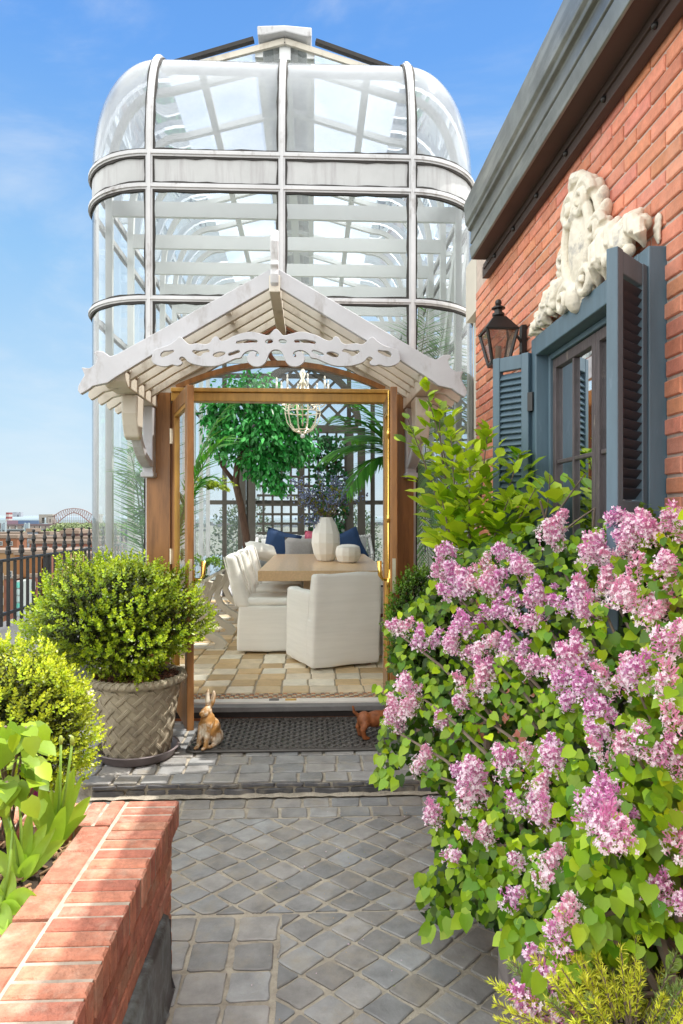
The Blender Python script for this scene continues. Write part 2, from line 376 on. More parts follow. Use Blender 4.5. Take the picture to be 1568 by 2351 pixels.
for c in range(3):
    y = 2.93
    while y > .3:
        l = U(.145, .19); x1 = -.14-c*.17; dx = U(-.01, .01)
        stone(g, [(x1-.17, y-l), (x1+dx, y-l+U(-.008, .008)), (x1+dx, y), (x1-.17, y+U(-.006, .006))], Z0, .017, .007, slate_tint(), rnd=.09, ch=.005); y -= l
tag(g.build('paving', mt['slate']), kind='structure')
ZP = .096
pf = MB(); pf.prism([(-1.33, 4.19, 0), (1.24, 4.19, 0), (1.24, 5.60, 0), (-2.2, 5.60, 0), (-2.2, 4.5, 0), (-1.47, 4.36, 0)], (0, 0, ZP-.012))
pfo = tag(pf.build('platform', mt['mortar']), kind='structure')
g = MB(); courses(g, -1.46, 1.23, 4.18, 9, .149, .185, flat(ZP-.012), .017, .013, slate_tint, rnd=.07, ch=.006)
courses(g, -2.2, -1.47, 4.52, 7, .149, .185, flat(ZP-.012), .017, .013, slate_tint, rnd=.07, ch=.006)
front = lambda x, z, h: Vector((x, 4.19-h-.004*math.sin(x*9), z))
x = -1.33
while x < 1.24:
    l = U(.11, .24); gt = U(.05, .11); stone(g, [(x, .004), (x+l, .004), (x+l, .058), (x, .058)], front, .014, .012, (gt, gt, gt*1.1)); x += l
courses(g, -1.33, 1.24, .056, 1, .032, .19, front, .012, .016, lambda: (.09, .09, .1))
tag(g.build('platform_stones', mt['slate']), kind='structure')
# mortar skirt at the foot of the step
s = MB()
pts = [(-1.34+i*.05, 4.15+U(-.012, .012), 0) for i in range(53)]
s.add([Vector((p[0], p[1]-.015, .016)) for p in pts]+[Vector((p[0], 4.185, .022+U(-.006, .006))) for p in pts], [(i, i+1, i+54, i+53) for i in range(52)])
tag(s.build('step_mortar', mt['mortar']), kind='structure')
# ================================================================ conservatory
Y0 = 5.60; R = .63; HW = 1.70; HF = 1.07; YB = 13.0; XL = XC-HW; XR = XC+HW
ZR1 = 3.48; ZR2 = 4.39; ZR3 = 4.66; EB = 1.08; ZT = ZR3+EB; YR = Y0+R; ZRID = 6.075
cons = thing('conservatory', (XC, 9.2, ZP), 'tall white glasshouse with curved glass roof, timber doors standing open and carved gable porch', 'conservatory')
W = mt['white_frame']
def plan(n=8, yend=YB, inset=0):
    r = R-inset; pts = [(XL+inset, yend), (XL+inset, YR)]
    pts += [(XL+R-r*math.cos(a), YR-r*math.sin(a)) for a in [pi/2*k/n for k in range(1, n+1)]]
    pts += [(XR-R+r*math.sin(a), YR-r*math.cos(a)) for a in [pi/2*k/n for k in range(0, n+1)]]
    return pts+[(XR-inset, yend)]
PW = .88
def ec(a): return max(0, math.cos(a))**PW
def es(a): return max(0, math.sin(a))**PW
def frontpath(x, zb, inset=0, n=12):
    return [(x, Y0+inset, zb), (x, Y0+inset, ZR3)]+[(x, YR-(R-inset)*ec(a), ZR3+(EB-inset)*es(a)) for a in [pi/2*k/n for k in range(1, n+1)]]
outw = lambda p: (p[0]-XC, p[1]-9.0, 0) if abs(p[0]-XC) > HF+.05 else (0, -1, 0)
# mullions and rails
for x, zb in ((XC-HF, FL), (XC, 3.25), (XC+HF, FL)):
    m = MB(); fp = frontpath(x, zb)
    m.sweep(fp, (1, 0, 0), .054, -.02, .022, out=(0, -1, .5))
    m.sweep(fp, (1, 0, 0), .026, .022, .034, out=(0, -1, .5))
    o = m.build('mullion', W, cons)
    k = MB()
    for sx in (-.032, .032):
        pp = []
        for a, b in zip(fp, fp[1:]):
            nn = max(1, int((Vector(b)-Vector(a)).length/.09)); pp += [Vector(a).lerp(Vector(b), j/nn) for j in range(nn)]
        pp.append(Vector(fp[-1])); k.sweep([p+Vector((sx, 0, 0)) for p in pp], (1, 0, 0), .020, -.01, .012, out=(0, -1, .5), jit=.6)
    k.build('sealant', mt['sealant'], o)
def rail(z, w, out2=.02):
    segs = [[p for p in plan(12)]]
    pts = [(p[0], p[1], z) for p in segs[0]]; m = MB()
    m.sweep(pts, (0, 0, 1), w, -.02, out2, out=outw); m.sweep([(p[0], p[1], z) for p in pts], (0, 0, 1), w*.4, out2, out2+.012, out=outw)
    o = m.build('rail', W, cons); k = MB(); dn = []
    for a, b in zip(pts, pts[1:]):
        nn = max(1, int((Vector(b)-Vector(a)).length/.09)); dn += [Vector(a).lerp(Vector(b), j/nn) for j in range(nn)]
    for dz in (-w/2-.006, w/2+.004): k.sweep([p+Vector((0, 0, dz)) for p in dn], (0, 0, 1), .019, -.01, .014, out=outw, jit=.6)
    k.build('sealant', mt['sealant'], o)
rail(ZR3+.0, .052); rail(ZR2, .052); 
# third rail is cut where the porch gable rises
rail(ZR1, .046)
# side posts
for x, sg in ((XL, -1), (XR, 1)):
    for y in (YR, 8.5, 10.75, YB-.03):
        m = MB(); m.bb((x-.02*1, y-.035, .09), (x+.02, y+.035, ZR3)); m.build('post', W, cons)
def pane(name, pts2, mat, th=0):
    m = MB(); m.add(pts2, [list(range(len(pts2)))]); return m.build(name, mat, cons, fixn=False)
CG = mt['clear_glass']; HG = mt['haze_glass']
# front panes: bands between rails
for x0, x1 in ((XC-HF, XC), (XC, XC+HF)):
    pane('glass_pane', [(x0, Y0, ZR1), (x1, Y0, ZR1), (x1, Y0, ZR2), (x0, Y0, ZR2)], CG)
    pane('glass_pane', [(x0, Y0, 2.72 if x0 < XC-.1 else 3.25), (x1, Y0, 3.25 if x0 < XC-.1 else 2.72), (x1, Y0, ZR1), (x0, Y0, ZR1)], CG)
    m = MB(); m.bb((x0+.03, Y0-.004, ZR2), (x1-.03, Y0+.01, ZR3)); m.build('spandrel_panel', mt['panel_white'], cons)
    m = MB(); n = 14
    m.grid(lambda u, v: Vector((lerp(x0, x1, v), YR-R*ec(u*pi/2), ZR3+EB*es(u*pi/2))), n, 1); m.build('curved_pane', HG, cons, True)
for sg, cx in ((-1, XL+R), (1, XR-R)):
    arc = lambda v, r=R: Vector((cx+sg*r*math.sin(v*pi/2), YR-r*math.cos(v*pi/2), 0))
    for z0, z1, mtt, nm in ((FL-.05, ZR1, CG, 'corner_pane'), (ZR1, ZR2, CG, 'corner_pane'), (ZR2, ZR3, mt['panel_white'], 'spandrel_panel')):
        m = MB(); m.grid(lambda u, v: arc(v)+Vector((0, 0, lerp(z0, z1, u))), 1, 10); m.build(nm, mtt, cons, True)
    m = MB(); m.grid(lambda u, v: arc(v, R*ec(u*pi/2*.995))+Vector((0, 0, ZR3+EB*es(u*pi/2*.995))), 14, 10); m.build('corner_dome', HG, cons, True)
    xs = XL if sg < 0 else XR
    for ya, yb in ((YR, 8.5), (8.5, 10.75), (10.75, YB)):
        pane('glass_pane', [(xs, ya, .5), (xs, yb, .5), (xs, yb, ZR1), (xs, ya, ZR1)], CG)
        pane('glass_pane', [(xs, ya, ZR1), (xs, yb, ZR1), (xs, yb, ZR3), (xs, ya, ZR3)], CG)
    m = MB(); m.grid(lambda u, v: Vector((cx+sg*R*ec(u*pi/2), lerp(YR, YB, v), ZR3+EB*es(u*pi/2))), 12, 1); m.build('curved_pane', mt['side_haze'], cons, True)
    m = MB(); m.add([(cx, YR, ZT), (cx, YB, ZT), (XC, YB, ZRID), (XC, YR, ZRID)], [(0, 1, 2, 3)]); m.build('roof_glass', mt['roof_glass'], cons)
    m = MB(); m.bb((xs-.03, YR, FL-.12), (xs+.03, YB, .5)); m.build('sill_wall', mt['white_trim'], cons)
    # black rake edge of the roof
    m = MB(); m.bar((cx+sg*.02, YR-.03, ZT+.02), (XC+sg*.28, YR-.03, ZRID-.05), .05, .035); m.bar((cx, YR-.02, ZT-.03), (XC, YR-.02, ZRID-.05), .03, .05, mi=1)
    m.build('roof_edge', [mt['sealant'], mt['cream_trim']], cons)
m = MB(); m.add([(XC-HF, YR+.02, ZT-.02), (XC+HF, YR+.02, ZT-.02), (XC, YR+.02, ZRID-.04)], [(0, 1, 2)]); m.build('gable_pane', CG, cons)
m = MB(); m.bb((XC-HF, YR-.035, ZT-.03), (XC+HF, YR+.0, ZT+.015)); m.build('eave_flashing', mt['sealant'], cons)
m = MB()
m.prism([(XC-.24, YR-.10, ZRID-.05), (XC-.245, YR-.10, ZRID+.03), (XC, YR-.10, ZRID+.045), (XC+.245, YR-.10, ZRID+.03), (XC+.24, YR-.10, ZRID-.05), (XC+.2, YR-.10, ZRID-.055), (XC, YR-.10, ZRID-.01), (XC-.2, YR-.10, ZRID-.055)], (0, YB-YR+.2, 0))
m.build('ridge_cap', W, cons, bevel=.01)
# inner ribs, purlins and tie beams
for k in range(9):
    y = 6.42+.75*k; RB = mt['white_rib']
    m = MB()
    for sg, cx in ((-1, XL+R), (1, XR-R)):
        i = .07; pts = [(cx+sg*(R-i), y, FL), (cx+sg*(R-i), y, ZR3)]+[(cx+sg*(R-i)*ec(a), y, ZR3+(EB-i)*es(a)) for a in [pi/2*j/10 for j in range(1, 11)]]+[(XC, y, ZRID-i-.04)]
        m.sweep(pts, (0, 1, 0), .055, -.03, .03)
    m.build('rib', RB, cons)
    if 0 < k < 9 or k == 0:
        m = MB(); m.bb((XL+.09, y-.02, 4.50), (XR-.09, y+.02, 4.64)); m.build('tie_beam', RB, cons)
for sg in (-1, 1):
    for t in (.30, .78):
        m = MB(); x = XC+sg*lerp(HF, 0, t); z = lerp(ZT, ZRID, t)-.08
        m.bb((x-.035, YR, z-.03), (x+.035, YB, z+.02)); m.build('purlin', mt['white_rib'], cons)
m = MB(); m.bb((XC-.05, YR, ZRID-.2), (XC+.05, YB, ZRID-.08)); m.build('ridge_beam', mt['white_rib'], cons)
# hidden-side trusses seen through the right corner pane
m = MB(); m.bar((XR-.06, 7.2, 3.3), (XR-.06, 6.45, 4.45), .05, .12); m.build('brace', mt['white_rib'], cons)
# back wall
pane('glass_pane', [(XL, YB, .5), (XR, YB, .5), (XR, YB, ZR3), (XL, YB, ZR3)], CG)
pane('glass_pane', [(XL, YB, ZR3), (XR, YB, ZR3), (XR-R, YB, ZT), (XC, YB, ZRID), (XL+R, YB, ZT)], mt['roof_glass'])
m = MB()
for x in (XL+.3, XL+.75, XR-.75, XR-.3): m.bb((x-.04, YB-.08, FL), (x+.04, YB-.02, ZR3))
for z in (.5, 2.0, ZR2): m.bb((XL, YB-.085, z-.04), (XR, YB-.015, z+.04))
m.build('back_frame', mt['trellis_grey'], cons)
# floor, sill and mosaic
m = MB(); m.bb((XL, Y0-.09, .02), (XR, YB, FL-.012)); m.build('floor_slab', mt['grout'], cons)
m = MB()
def trav():
    c = random.choice([(.72, .58, .39), (.80, .69, .52), (.62, .44, .23), (.84, .77, .62), (.70, .53, .31), (.58, .40, .2)]); k = U(.85, 1.1); return tuple(q*k for q in c)
courses(m, XL+.05, XR-.05, 5.80, 31, .235, .235, flat(FL-.012), .016, .012, trav, True, jit=.003, rnd=.06, ch=.005)
for o in m.t: pass
m.build('floor_tiles', mt['travertine'], cons)
m = MB(); n = 44; xa = XC-.87; xb = XC+.87; wq = (xb-xa)/n
for i in range(n):
    for j in range(5):
        cx = xa+(i+.5)*wq; cy = 5.612+j*.038; c = [(.48, .2, .07), (.6, .5, .34), (.22, .16, .12)][(i+2*j) % 3]
        if (i+j) % 2: q = [(cx-wq*.5, cy), (cx, cy-.019), (cx+wq*.5, cy), (cx, cy+.019)]
        else: q = [(cx-wq*.45, cy-.016), (cx+wq*.45, cy-.016), (cx+wq*.45, cy+.016), (cx-wq*.45, cy+.016)]
        stone(m, q, flat(FL-.012), .004, .012, c, jit=0, rnd=.05, ch=.002)
m.build('mosaic_border', mt['mosaic'], cons)
m = MB(); m.bb((xa, 5.50, FL-.06), (xb, 5.592, FL+.004)); m.build('marble_sill', mt['marble'], cons, bevel=.004)
m = MB(); m.bb((xa, 5.40, FL-.052), (xb, 5.499, FL-.012)); m.build('door_step', mt['grey_step'], cons, bevel=.004)
m = MB(); m.bb((xa, 5.455, ZP), (xb, 5.495, FL-.053)); m.build('riser', mt['dark_riser'], cons)
m = MB(); m.bb((xa, 5.446, ZP), (xb, 5.4545, ZP+.02)); m.build('metal_strip', mt['rust'], cons)
m = MB(); m.bb((XC-.1, 5.52, FL+.005), (XC-.02, 5.56, FL+.012)); m.build('floor_latch', mt['grey_step'], cons)
m = MB(); m.bb((XC+.03, 5.52, FL+.005), (XC+.12, 5.55, FL+.013)); m.build('floor_latch', mt['brass'], cons)
# timber door surround
OK = mt['oak']; YD = 5.50; xl = XC-.87; xr = XC+.87
for sg in (-1, 1):
    xi = XC+sg*.875; xo = XC+sg*1.065
    m = MB(); m.bb((min(xi, xo), YD-.03, ZP), (max(xi, xo), YD+.07, 2.70)); m.build('door_post', OK, cons, bevel=.006)
    m = MB(); m.bb((XC+sg*.873, YD-.02, FL), (XC+sg*.84, YD+.06, 2.62)); m.build('door_jamb', mt['oak_dark'], cons, bevel=.004)
m = MB(); m.bb((xl, YD-.04, 2.63), (xr, YD+.06, 2.70)); m.bb((xl, YD-.055, 2.702), (xr, YD+.05, 2.735)); m.build('door_head', mt['gilt_wood'], cons, bevel=.006)
ZA = 3.30; ZE = 2.70
m = MB()
for sg in (-1, 1): m.bar((XC+sg*1.08, YD, ZE), (XC, YD, ZA-.02), .10, .085)
m.build('pediment_frame', mt['oak_dark'], cons)
m = MB(); ap = []
for k in range(17):
    t = -1+k/8; ap.append((XC+t*.83, YD, 2.74+.20*(1-t*t)))
m.sweep(ap, (0, 1, 0), .07, -.02, .02); m.build('transom_arch', OK, cons)
m = MB(); m.tube([(XC+.02+.12*math.cos(a), YD-.01, 3.06+.13*math.sin(a)) for a in [2*pi*k/24 for k in range(25)]], .02, 8, cap=False); m.build('round_light', mt['oak_dark'], cons, True)
m = MB(); m.add([(XC-1.02, YD+.02, 2.72), (XC+1.02, YD+.02, 2.72), (XC, YD+.02, 3.27)], [(0, 1, 2)]); m.build('pediment_pane', mt['inner_glass'], cons)
# door leaves
def door(hx, sg, nx, ny):
    a = Vector((hx, YD-.03, 0)); b = Vector((nx, ny, 0)); d = (b-a); L = d.length; d.normalize(); n = Vector((d.y, -d.x, 0))
    if n.x*sg > 0: n = -n                       # towards the opening
    up = Vector((0, 0, 1)); rot = Matrix((d, n, up)).transposed()
    def bx(mb, s0, s1, z0, z1, t0=-.024, t1=.024, mi=0): mb.box(a+d*(s0+s1)/2+n*(t0+t1)/2+up*(z0+z1)/2, (s1-s0, t1-t0, z1-z0), rot, (1, 1, 1), mi)
    zt, zb = 2.62, FL+.01
    m = MB(); bx(m, 0, .10, zb, zt); bx(m, L-.10, L, zb, zt); bx(m, .10, L-.10, zt-.11, zt, -.0235, .0235); bx(m, .10, L-.10, zb, zb+.30, -.0235, .0235)
    o = m.build('door', OK, cons, bevel=.005)
    m = MB()
    for s0, s1, z0, z1 in ((.10, .125, zb+.3, zt-.11), (L-.125, L-.10, zb+.3, zt-.11), (.125, L-.125, zb+.3, zb+.325), (.125, L-.125, zt-.135, zt-.11)): bx(m, s0, s1, z0, z1, -.018, .018)
    m.build('glazing_bead', mt['gilt_wood'], o)
    m = MB(); q = [a+d*s+up*z for s, z in ((.1, zb+.3), (L-.1, zb+.3), (L-.1, zt-.1), (.1, zt-.1))]; m.add(q, [(0, 1, 2, 3)]); m.build('door_glass', mt['inner_glass'], o)
    m = MB()
    for z in (.55, 1.4, 2.35): m = MB(); m.tube([a+n*-.03+up*(z-.06), a+n*-.03+up*(z+.06)], .013, 8); bx(m, 0, .012, z-.055, z+.055, -.03, .026); m.build('hinge', mt['old_brass'], o)
    m = MB(); bx(m, L, L+.003, 1.18, 1.42, -.012, .012); m.build('lock_plate', mt['old_brass'], o)
    m = MB(); c = a+d*(L-.05)
    if sg > 0:
        m.tube([c+n*.034+up*(zb+.02), c+n*.034+up*(zt-.02)], .009, 8)
        for z in (.4, .9, 1.25, 1.7, 2.3): m.tube([c+n*.034+up*(z-.03), c+n*.034+up*(z+.03)], .015, 8)
    m.tube([c+n*.024+up*1.27, c+n*.075+up*1.27, c+n*.095+up*1.30, c+n*.10+up*1.40], [.012, .011, .014, .02], 8)
    m.tube([c+n*.025+up*1.2, c+n*.025+up*1.34], .013, 8); m.build('handle', mt['brass'], o, True)
door(xl+.03, -1, -.835, 4.74); door(xr-.03, 1, .572, 4.74)
# ---------------------------------------------------------------- porch hood
def HZP(x, y): return (156.8+x*.6, 501.8+y*.6)
prof = [(775, 192), (480, 355), (185, 519), (160, 527), (132, 508), (108, 506), (97, 514), (112, 530), (103, 556), (82, 572), (50, 570), (62, 598), (38, 640), (36, 658), (46, 672), (75, 655), (95, 640), (150, 628), (178, 608), (260, 558), (330, 515), (440, 455), (775, 262)]
YF = 4.45
q3 = [P(*HZP(x, y), YF) for x, y in prof]; XA = P(*HZP(790, 192), YF).x
zap = q3[0].z
rel = [(p.x-XA, p.z) for p in q3]
m = MB(); m.bb((XA-.035, YF-.03, zap-.16), (XA+.035, 5.5, zap-.05)); ho = m.build('porch_roof', mt['cream_trim'], cons, bevel=.006)
for k in range(6):
    for sg in (-1, 1):
        m = MB(); y = YF+k*.205
        m.prism([(XA+(-sg)*x, y, z) for x, z in rel], (0, .042, 0)); m.build('rafter', mt['white_trim'] if k == 0 else mt['cream_trim'], ho, bevel=.004 if k == 0 else 0)
for t in (.30, .66):
    for sg in (-1, 1):
        x = lerp(rel[0][0], rel[2][0], t); z = lerp(rel[0][1], rel[2][1], t)-.045
        m = MB(); m.bb((XA-sg*x-.02, YF+.05, z-.03), (XA-sg*x+.02, 5.5, z+.02)); m.build('purlin', mt['cream_trim'], ho)
m = MB()                                        # finial seen edge-on: a curled bracket on a moulded block
pr = [(-.02, -.13), (-.05, -.10), (-.06, -.04), (-.05, .0), (-.075, .03), (-.05, .06), (-.065, .12), (-.075, .2), (-.06, .27), (-.02, .31), (.03, .30), (.06, .26), (.05, .22), (.02, .23), (0, .2), (.01, .1), (.03, .03), (.06, -.02), (.06, -.13)]
m.prism([(XA-.026, YF+y, zap-.02+z*.86) for y, z in pr], (.052, 0, 0)); m.build('finial', W, ho, bevel=.012, segs=3)
# fretwork bargeboard
lh = [(325, 525), (330, 508), (350, 499), (380, 490), (412, 470), (428, 456), (447, 472), (465, 485), (490, 481), (530, 484), (547, 475), (556, 460), (570, 455), (582, 470), (602, 469), (630, 455), (670, 441), (702, 437), (740, 445), (768, 450), (782, 436), (795, 426)]
lb = [(795, 502), (776, 508), (766, 522), (757, 545), (745, 560), (725, 567), (702, 561), (687, 542), (690, 524), (704, 512), (718, 516), (716, 530), (728, 532), (730, 516), (716, 506), (690, 506), (668, 520), (660, 532), (640, 536), (610, 549), (572, 563), (530, 565), (492, 560), (458, 546), (446, 532), (432, 530), (424, 540), (436, 552), (420, 563), (400, 559), (376, 566), (341, 560), (323, 546)]
holes = [[(352, 524), (362, 510), (385, 506), (408, 507), (392, 522), (370, 532), (358, 534)], [(474, 508), (500, 506), (545, 508), (520, 518), (505, 530), (486, 522)], [(552, 526), (570, 512), (590, 510), (604, 516), (590, 528), (568, 534)], [(640, 478), (665, 466), (700, 464), (728, 472), (700, 478), (668, 480)], [(752, 474), (770, 462), (786, 470), (770, 482)], [(610, 524), (630, 510), (660, 508), (640, 522)]]
mir = lambda L: [(1590-x, y) for x, y in L]
cu = bpy.data.curves.new('bargeboard', 'CURVE'); cu.dimensions = '2D'; cu.fill_mode = 'BOTH'; cu.extrude = .011; cu.bevel_depth = .003
def spl(pts):
    w3 = [P(*HZP(x, y), YF-.03) for x, y in pts]
    s = cu.splines.new('BEZIER'); s.bezier_points.add(len(w3)-1)
    for b, p in zip(s.bezier_points, w3): b.co = (p.x, p.z, 0); b.handle_left_type = b.handle_right_type = 'AUTO'
    s.use_cyclic_u = True; s.resolution_u = 3
spl(lh+mir(lh)[::-1][1:]+mir(lb)[::-1][:-1]+lb)
for hh in holes: spl(hh); spl(mir(hh))
tmp = bpy.data.objects.new('tmp', cu); col.objects.link(tmp); bpy.context.view_layer.update()
me = bpy.data.meshes.new_from_object(tmp.evaluated_get(bpy.context.evaluated_depsgraph_get())); bpy.data.objects.remove(tmp)
me.transform(Matrix.Translation((0, YF-.03, 0)) @ Matrix.Rotation(pi/2, 4, 'X')); me.materials.clear()
finish(me, 'bargeboard', mt['white_trim'], ho, False, 0, 1)
for sg in (-1, 1):                               # lookout beam and carved bracket at each side
    X = lambda x: XC+sg*x
    br = MB(); z0, z1 = 2.575, 2.675
    br.prism([(X(.98), 5.5, z0), (X(.98), 4.62, z0), (X(.98), 4.56, z0+.03), (X(.98), 4.54, z1), (X(.98), 5.5, z1)], (sg*.15, 0, 0))
    br.bb((X(.97), 4.53, z1+.001), (X(1.14), 5.5, z1+.028))
    o = br.build('bracket', mt['cream_trim'], ho, bevel=.008)
    m = MB(); m.bb((X(.99), 5.36, 2.04), (X(1.07), 5.468, 2.574)); m.bb((X(.98), 5.34, 2.02), (X(1.08), 5.468, 2.06))
    cv = [(X(1.03), 5.40-.46*math.sin(t*pi/2), 2.12+.42*(1-math.cos(t*pi/2))) for t in [k/8 for k in range(9)]]
    m.sweep(cv, (1, 0, 0), .075, -.03, .03); m.build('bracket_leg', mt['white_trim'], o, bevel=.008)
    m = MB(); m.prism([(X(.985), 4.86, 2.574), (X(.985), 4.86, 2.44), (X(.985), 4.89, 2.36), (X(.985), 4.93, 2.28), (X(.985), 4.98, 2.26), (X(.985), 5.02, 2.3), (X(.985), 5.04, 2.4), (X(.985), 5.08, 2.574)], (sg*.11, 0, 0))
    m.build('pendant', mt['cream_trim'], o, bevel=.012)
# ================================================================ brick house on the right
WX = 1.25; WE = 5.19
def bricks(mb, to3, u0, u1, v0, v1, bw, bh, gap, d, tf, skip=None, ch=.004, jit=.002):
    r = 0; v = v0
    while v < v1-.01:
        u = u0-(bw+gap)*(.5 if r % 2 else 0)-.03
        while u < u1:
            a, b = max(u, u0)+U(-jit, jit), min(u+bw, u1)+U(-jit, jit); c, e = v+U(-jit, jit), min(v+bh, v1)+U(-jit, jit)
            sk = None
            if skip: sk = skip(a, b, c, e)
            if sk: a, b = sk if isinstance(sk, tuple) else (0, 0)
            if b-a > .02:
                dd = d+U(-.0015, .0015)
                o = [(a, c), (b, c), (b, e), (a, e)]; i = [(a+ch, c+ch), (b-ch, c+ch), (b-ch, e-ch), (a+ch, e-ch)]
                vs = [to3(*p, 0) for p in o]+[to3(*p, dd-ch) for p in o]+[to3(*p, dd) for p in i]
                fs = [(k, (k+1) % 4, (k+1) % 4+4, k+4) for k in range(4)]+[(k+4, (k+1) % 4+4, (k+1) % 4+8, k+8) for k in range(4)]+[(8, 9, 10, 11)]
                mb.add(vs, fs, tf())
            u += bw+gap
        v += bh+gap; r += 1
house = thing('brick_house', (2.2, 1.8, 0), 'red brick house wall with green-grey metal cornice, slate-blue shutters and a leaded casement window', 'house')
wy0, wy1, wz0, wz1 = 2.45, 3.60, .95, 2.57
def hskip(a, b, c, e):
    if e <= wz0-.02 or c >= wz1+.02 or b <= wy0-.02 or a >= wy1+.02: return None
    if a < wy0-.02 < b: return (a, wy0-.02)
    if a < wy1+.02 < b: return (wy1+.02, b)
    return True
def btint():
    k = U(.78, 1.16); return (.70*k, .275*k*U(.92, 1.1), .175*k*U(.88, 1.12))
m = MB(); bricks(m, lambda u, v, h: Vector((WX+.012-h, u, v)), -1.5, WE-.012, 0, 3.42, .205, .0565, .0122, .009, btint, hskip)
bricks(m, lambda u, v, h: Vector((u, WE-.012+h, v)), WX+.012, 2.6, 0, 3.42, .205, .0575, .0105, .012, btint)
wall = m.build('wall', mt['brick'], house)
m = MB(); x0, x1 = WX+.012, 2.6
for a, b in (((x0, -1.5, 0), (x0+.22, wy0, 3.8)), ((x0, wy1, 0), (x0+.22, WE-.012, 3.8)), ((x0, wy0, 0), (x0+.22, wy1, wz0)), ((x0, wy0, wz1), (x0+.22, wy1, 3.8)), ((x0+.22, WE-.25, 0), (x1, WE-.013, 3.8))): m.bb(a, b)
m.build('mortar', mt['brick_mortar'], wall)
m = MB(); m.bb((WX+.06, -1.5, 3.801), (2.9, WE-.02, 3.87)); m.build('roof', mt['soffit'], house)
m = MB(); m.bb((1.485, WE+.02, 0), (4.2, 13.4, 3.0)); m.bb((1.33, WE+.003, 0), (1.484, 5.56, 3.29)); m.build('wing_and_sun_block', mt['cream_wall'], house)  # second box is an unseen filler added to keep sun off the mat
YE = 4.62
m = MB(); cp = [(1.20, 3.87), (1.035, 3.84), (1.045, 3.70), (1.062, 3.685), (1.062, 3.665), (1.085, 3.655), (1.08, 3.575), (1.098, 3.565), (1.075, 3.545), (1.085, 3.47), (1.10, 3.468), (1.10, 3.50), (1.20, 3.82)]
m.prism([(x, -1.5, z) for x, z in cp], (0, YE+1.5, 0)); cor = m.build('cornice', mt['copper'], house, bevel=.004)
m = MB(); m.bb((1.1, -1.5, 3.475), (1.262, YE+.02, 3.49)); m.bb((1.205, -1.5, 3.395), (1.248, YE+.16, 3.474), mi=0); m.bb((1.195, -1.5, 3.44), (1.2045, YE+.1, 3.473)); m.build('soffit', mt['soffit'], cor)
y = -.6
while y < YE: m = MB(); m.ball((1.2, y, 3.425), .014, 8, 5); m.build('bolt', mt['black_iron'], cor, True); y += .42
m = MB(); m.bb((1.262, WE, 3.3), (1.48, 5.55, 3.75)); m.build('corner_board', mt['cream_wall'], house)
# window
BP = mt['blue_paint']
m = MB(); cx0, cx1 = 1.195, 1.335
m.bb((cx0, wy1, wz0-.1), (cx1, wy1+.075, wz1+.10)); m.bb((cx0, wy0-.075, wz0-.1), (cx1, wy0, wz1+.10)); m.bb((cx0-.003, wy0, wz1), (cx1, wy1, wz1+.10)); m.bb((cx0-.06, wy0-.1, wz0-.1), (cx1, wy1+.1, wz0-.03))
m.bb((1.26, wy1-.03, wz0), (cx1, wy1-.001, wz1-.001)); m.bb((1.26, wy0+.001, wz0), (cx1, wy0+.03, wz1-.001)); m.bb((1.26, wy0+.03, wz1-.03), (cx1, wy1-.03, wz1-.001))
win = m.build('window', BP, house, bevel=.005)
for a, b in ((wy0+.032, 3.022), (3.026, wy1-.032)):
    m = MB(); x0, x1 = 1.275, 1.312; z0, z1 = wz0, wz1-.032
    for p, q in (((a, z0), (a+.04, z1)), ((b-.04, z0), (b, z1)), ((a+.04, z1-.05), (b-.04, z1)), ((a+.04, z0), (b-.04, z0+.07))): m.bb((x0, p[0], p[1]), (x1, q[0], q[1]))
    mid = (a+b)/2; m.bb((x0+.004, mid-.010, z0+.07), (x1-.004, mid+.010, z1-.05))
    for z in (1.47, 1.995): m.bb((x0+.007, a+.04, z-.010), (x1-.007, b-.04, z+.010))
    o = m.build('sash', mt['old_sash'], win, bevel=.004)
    m = MB(); m.add([(1.296, a+.04, z0+.05), (1.296, b-.04, z0+.05), (1.296, b-.04, z1-.05), (1.296, a+.04, z1-.05)], [(0, 1, 2, 3)]); m.build('pane', mt['window_glass'], win)
m = MB(); m.grid(lambda u, v: Vector((1.37+.012*math.sin(u*40), lerp(wy0-.2, wy1+.2, u), lerp(.7, 2.65, v))), 60, 1); m.build('curtain', mt['cream_wall'], win, True)
def shutter(hx, hy, ex, ey, flip):
    a = Vector((hx, hy, 0)); b = Vector((ex, ey, 0)); d = b-a; L = d.length; d.normalize(); n = Vector((d.y, -d.x, 0)); rot = Matrix((d, n, Vector((0, 0, 1)))).transposed()
    z0, z1 = .93, 2.60
    def bx(mb, s0, s1, za, zb, t): mb.box(a+d*(s0+s1)/2+Vector((0, 0, (za+zb)/2)), (s1-s0, t, zb-za), rot)
    m = MB(); bx(m, 0, .045, z0, z1, .04); bx(m, L-.045, L, z0, z1, .04); bx(m, .045, L-.045, z1-.08, z1-.003, .036); bx(m, .045, L-.045, z0, z0+.1, .036); bx(m, .045, L-.045, 1.70, 1.76, .034)
    o = m.build('shutter', BP, house, bevel=.004)
    for za, zb in ((z0+.12, 1.69), (1.785, z1-.09)):
        m = MB(); z = za
        while z < zb:
            r2 = rot @ Matrix.Rotation(math.radians(52*flip), 3, 'X'); m.box(a+d*L/2+Vector((0, 0, z)), (L-.088, .044, .007), r2)
            z += .0335
        m.build('louvers', mt['blue_paint_shade'] if flip < 0 else BP, o)
    for z in (2.33, 1.2): m = MB(); m.box(a+Vector((0, 0, z))-d*.012, (.03, .05, .1), rot); m.build('hinge', mt['black_iron'], o)
shutter(1.185, 3.66, 1.035, 3.83, 1); shutter(1.185, 2.40, .995, 2.225, -1)
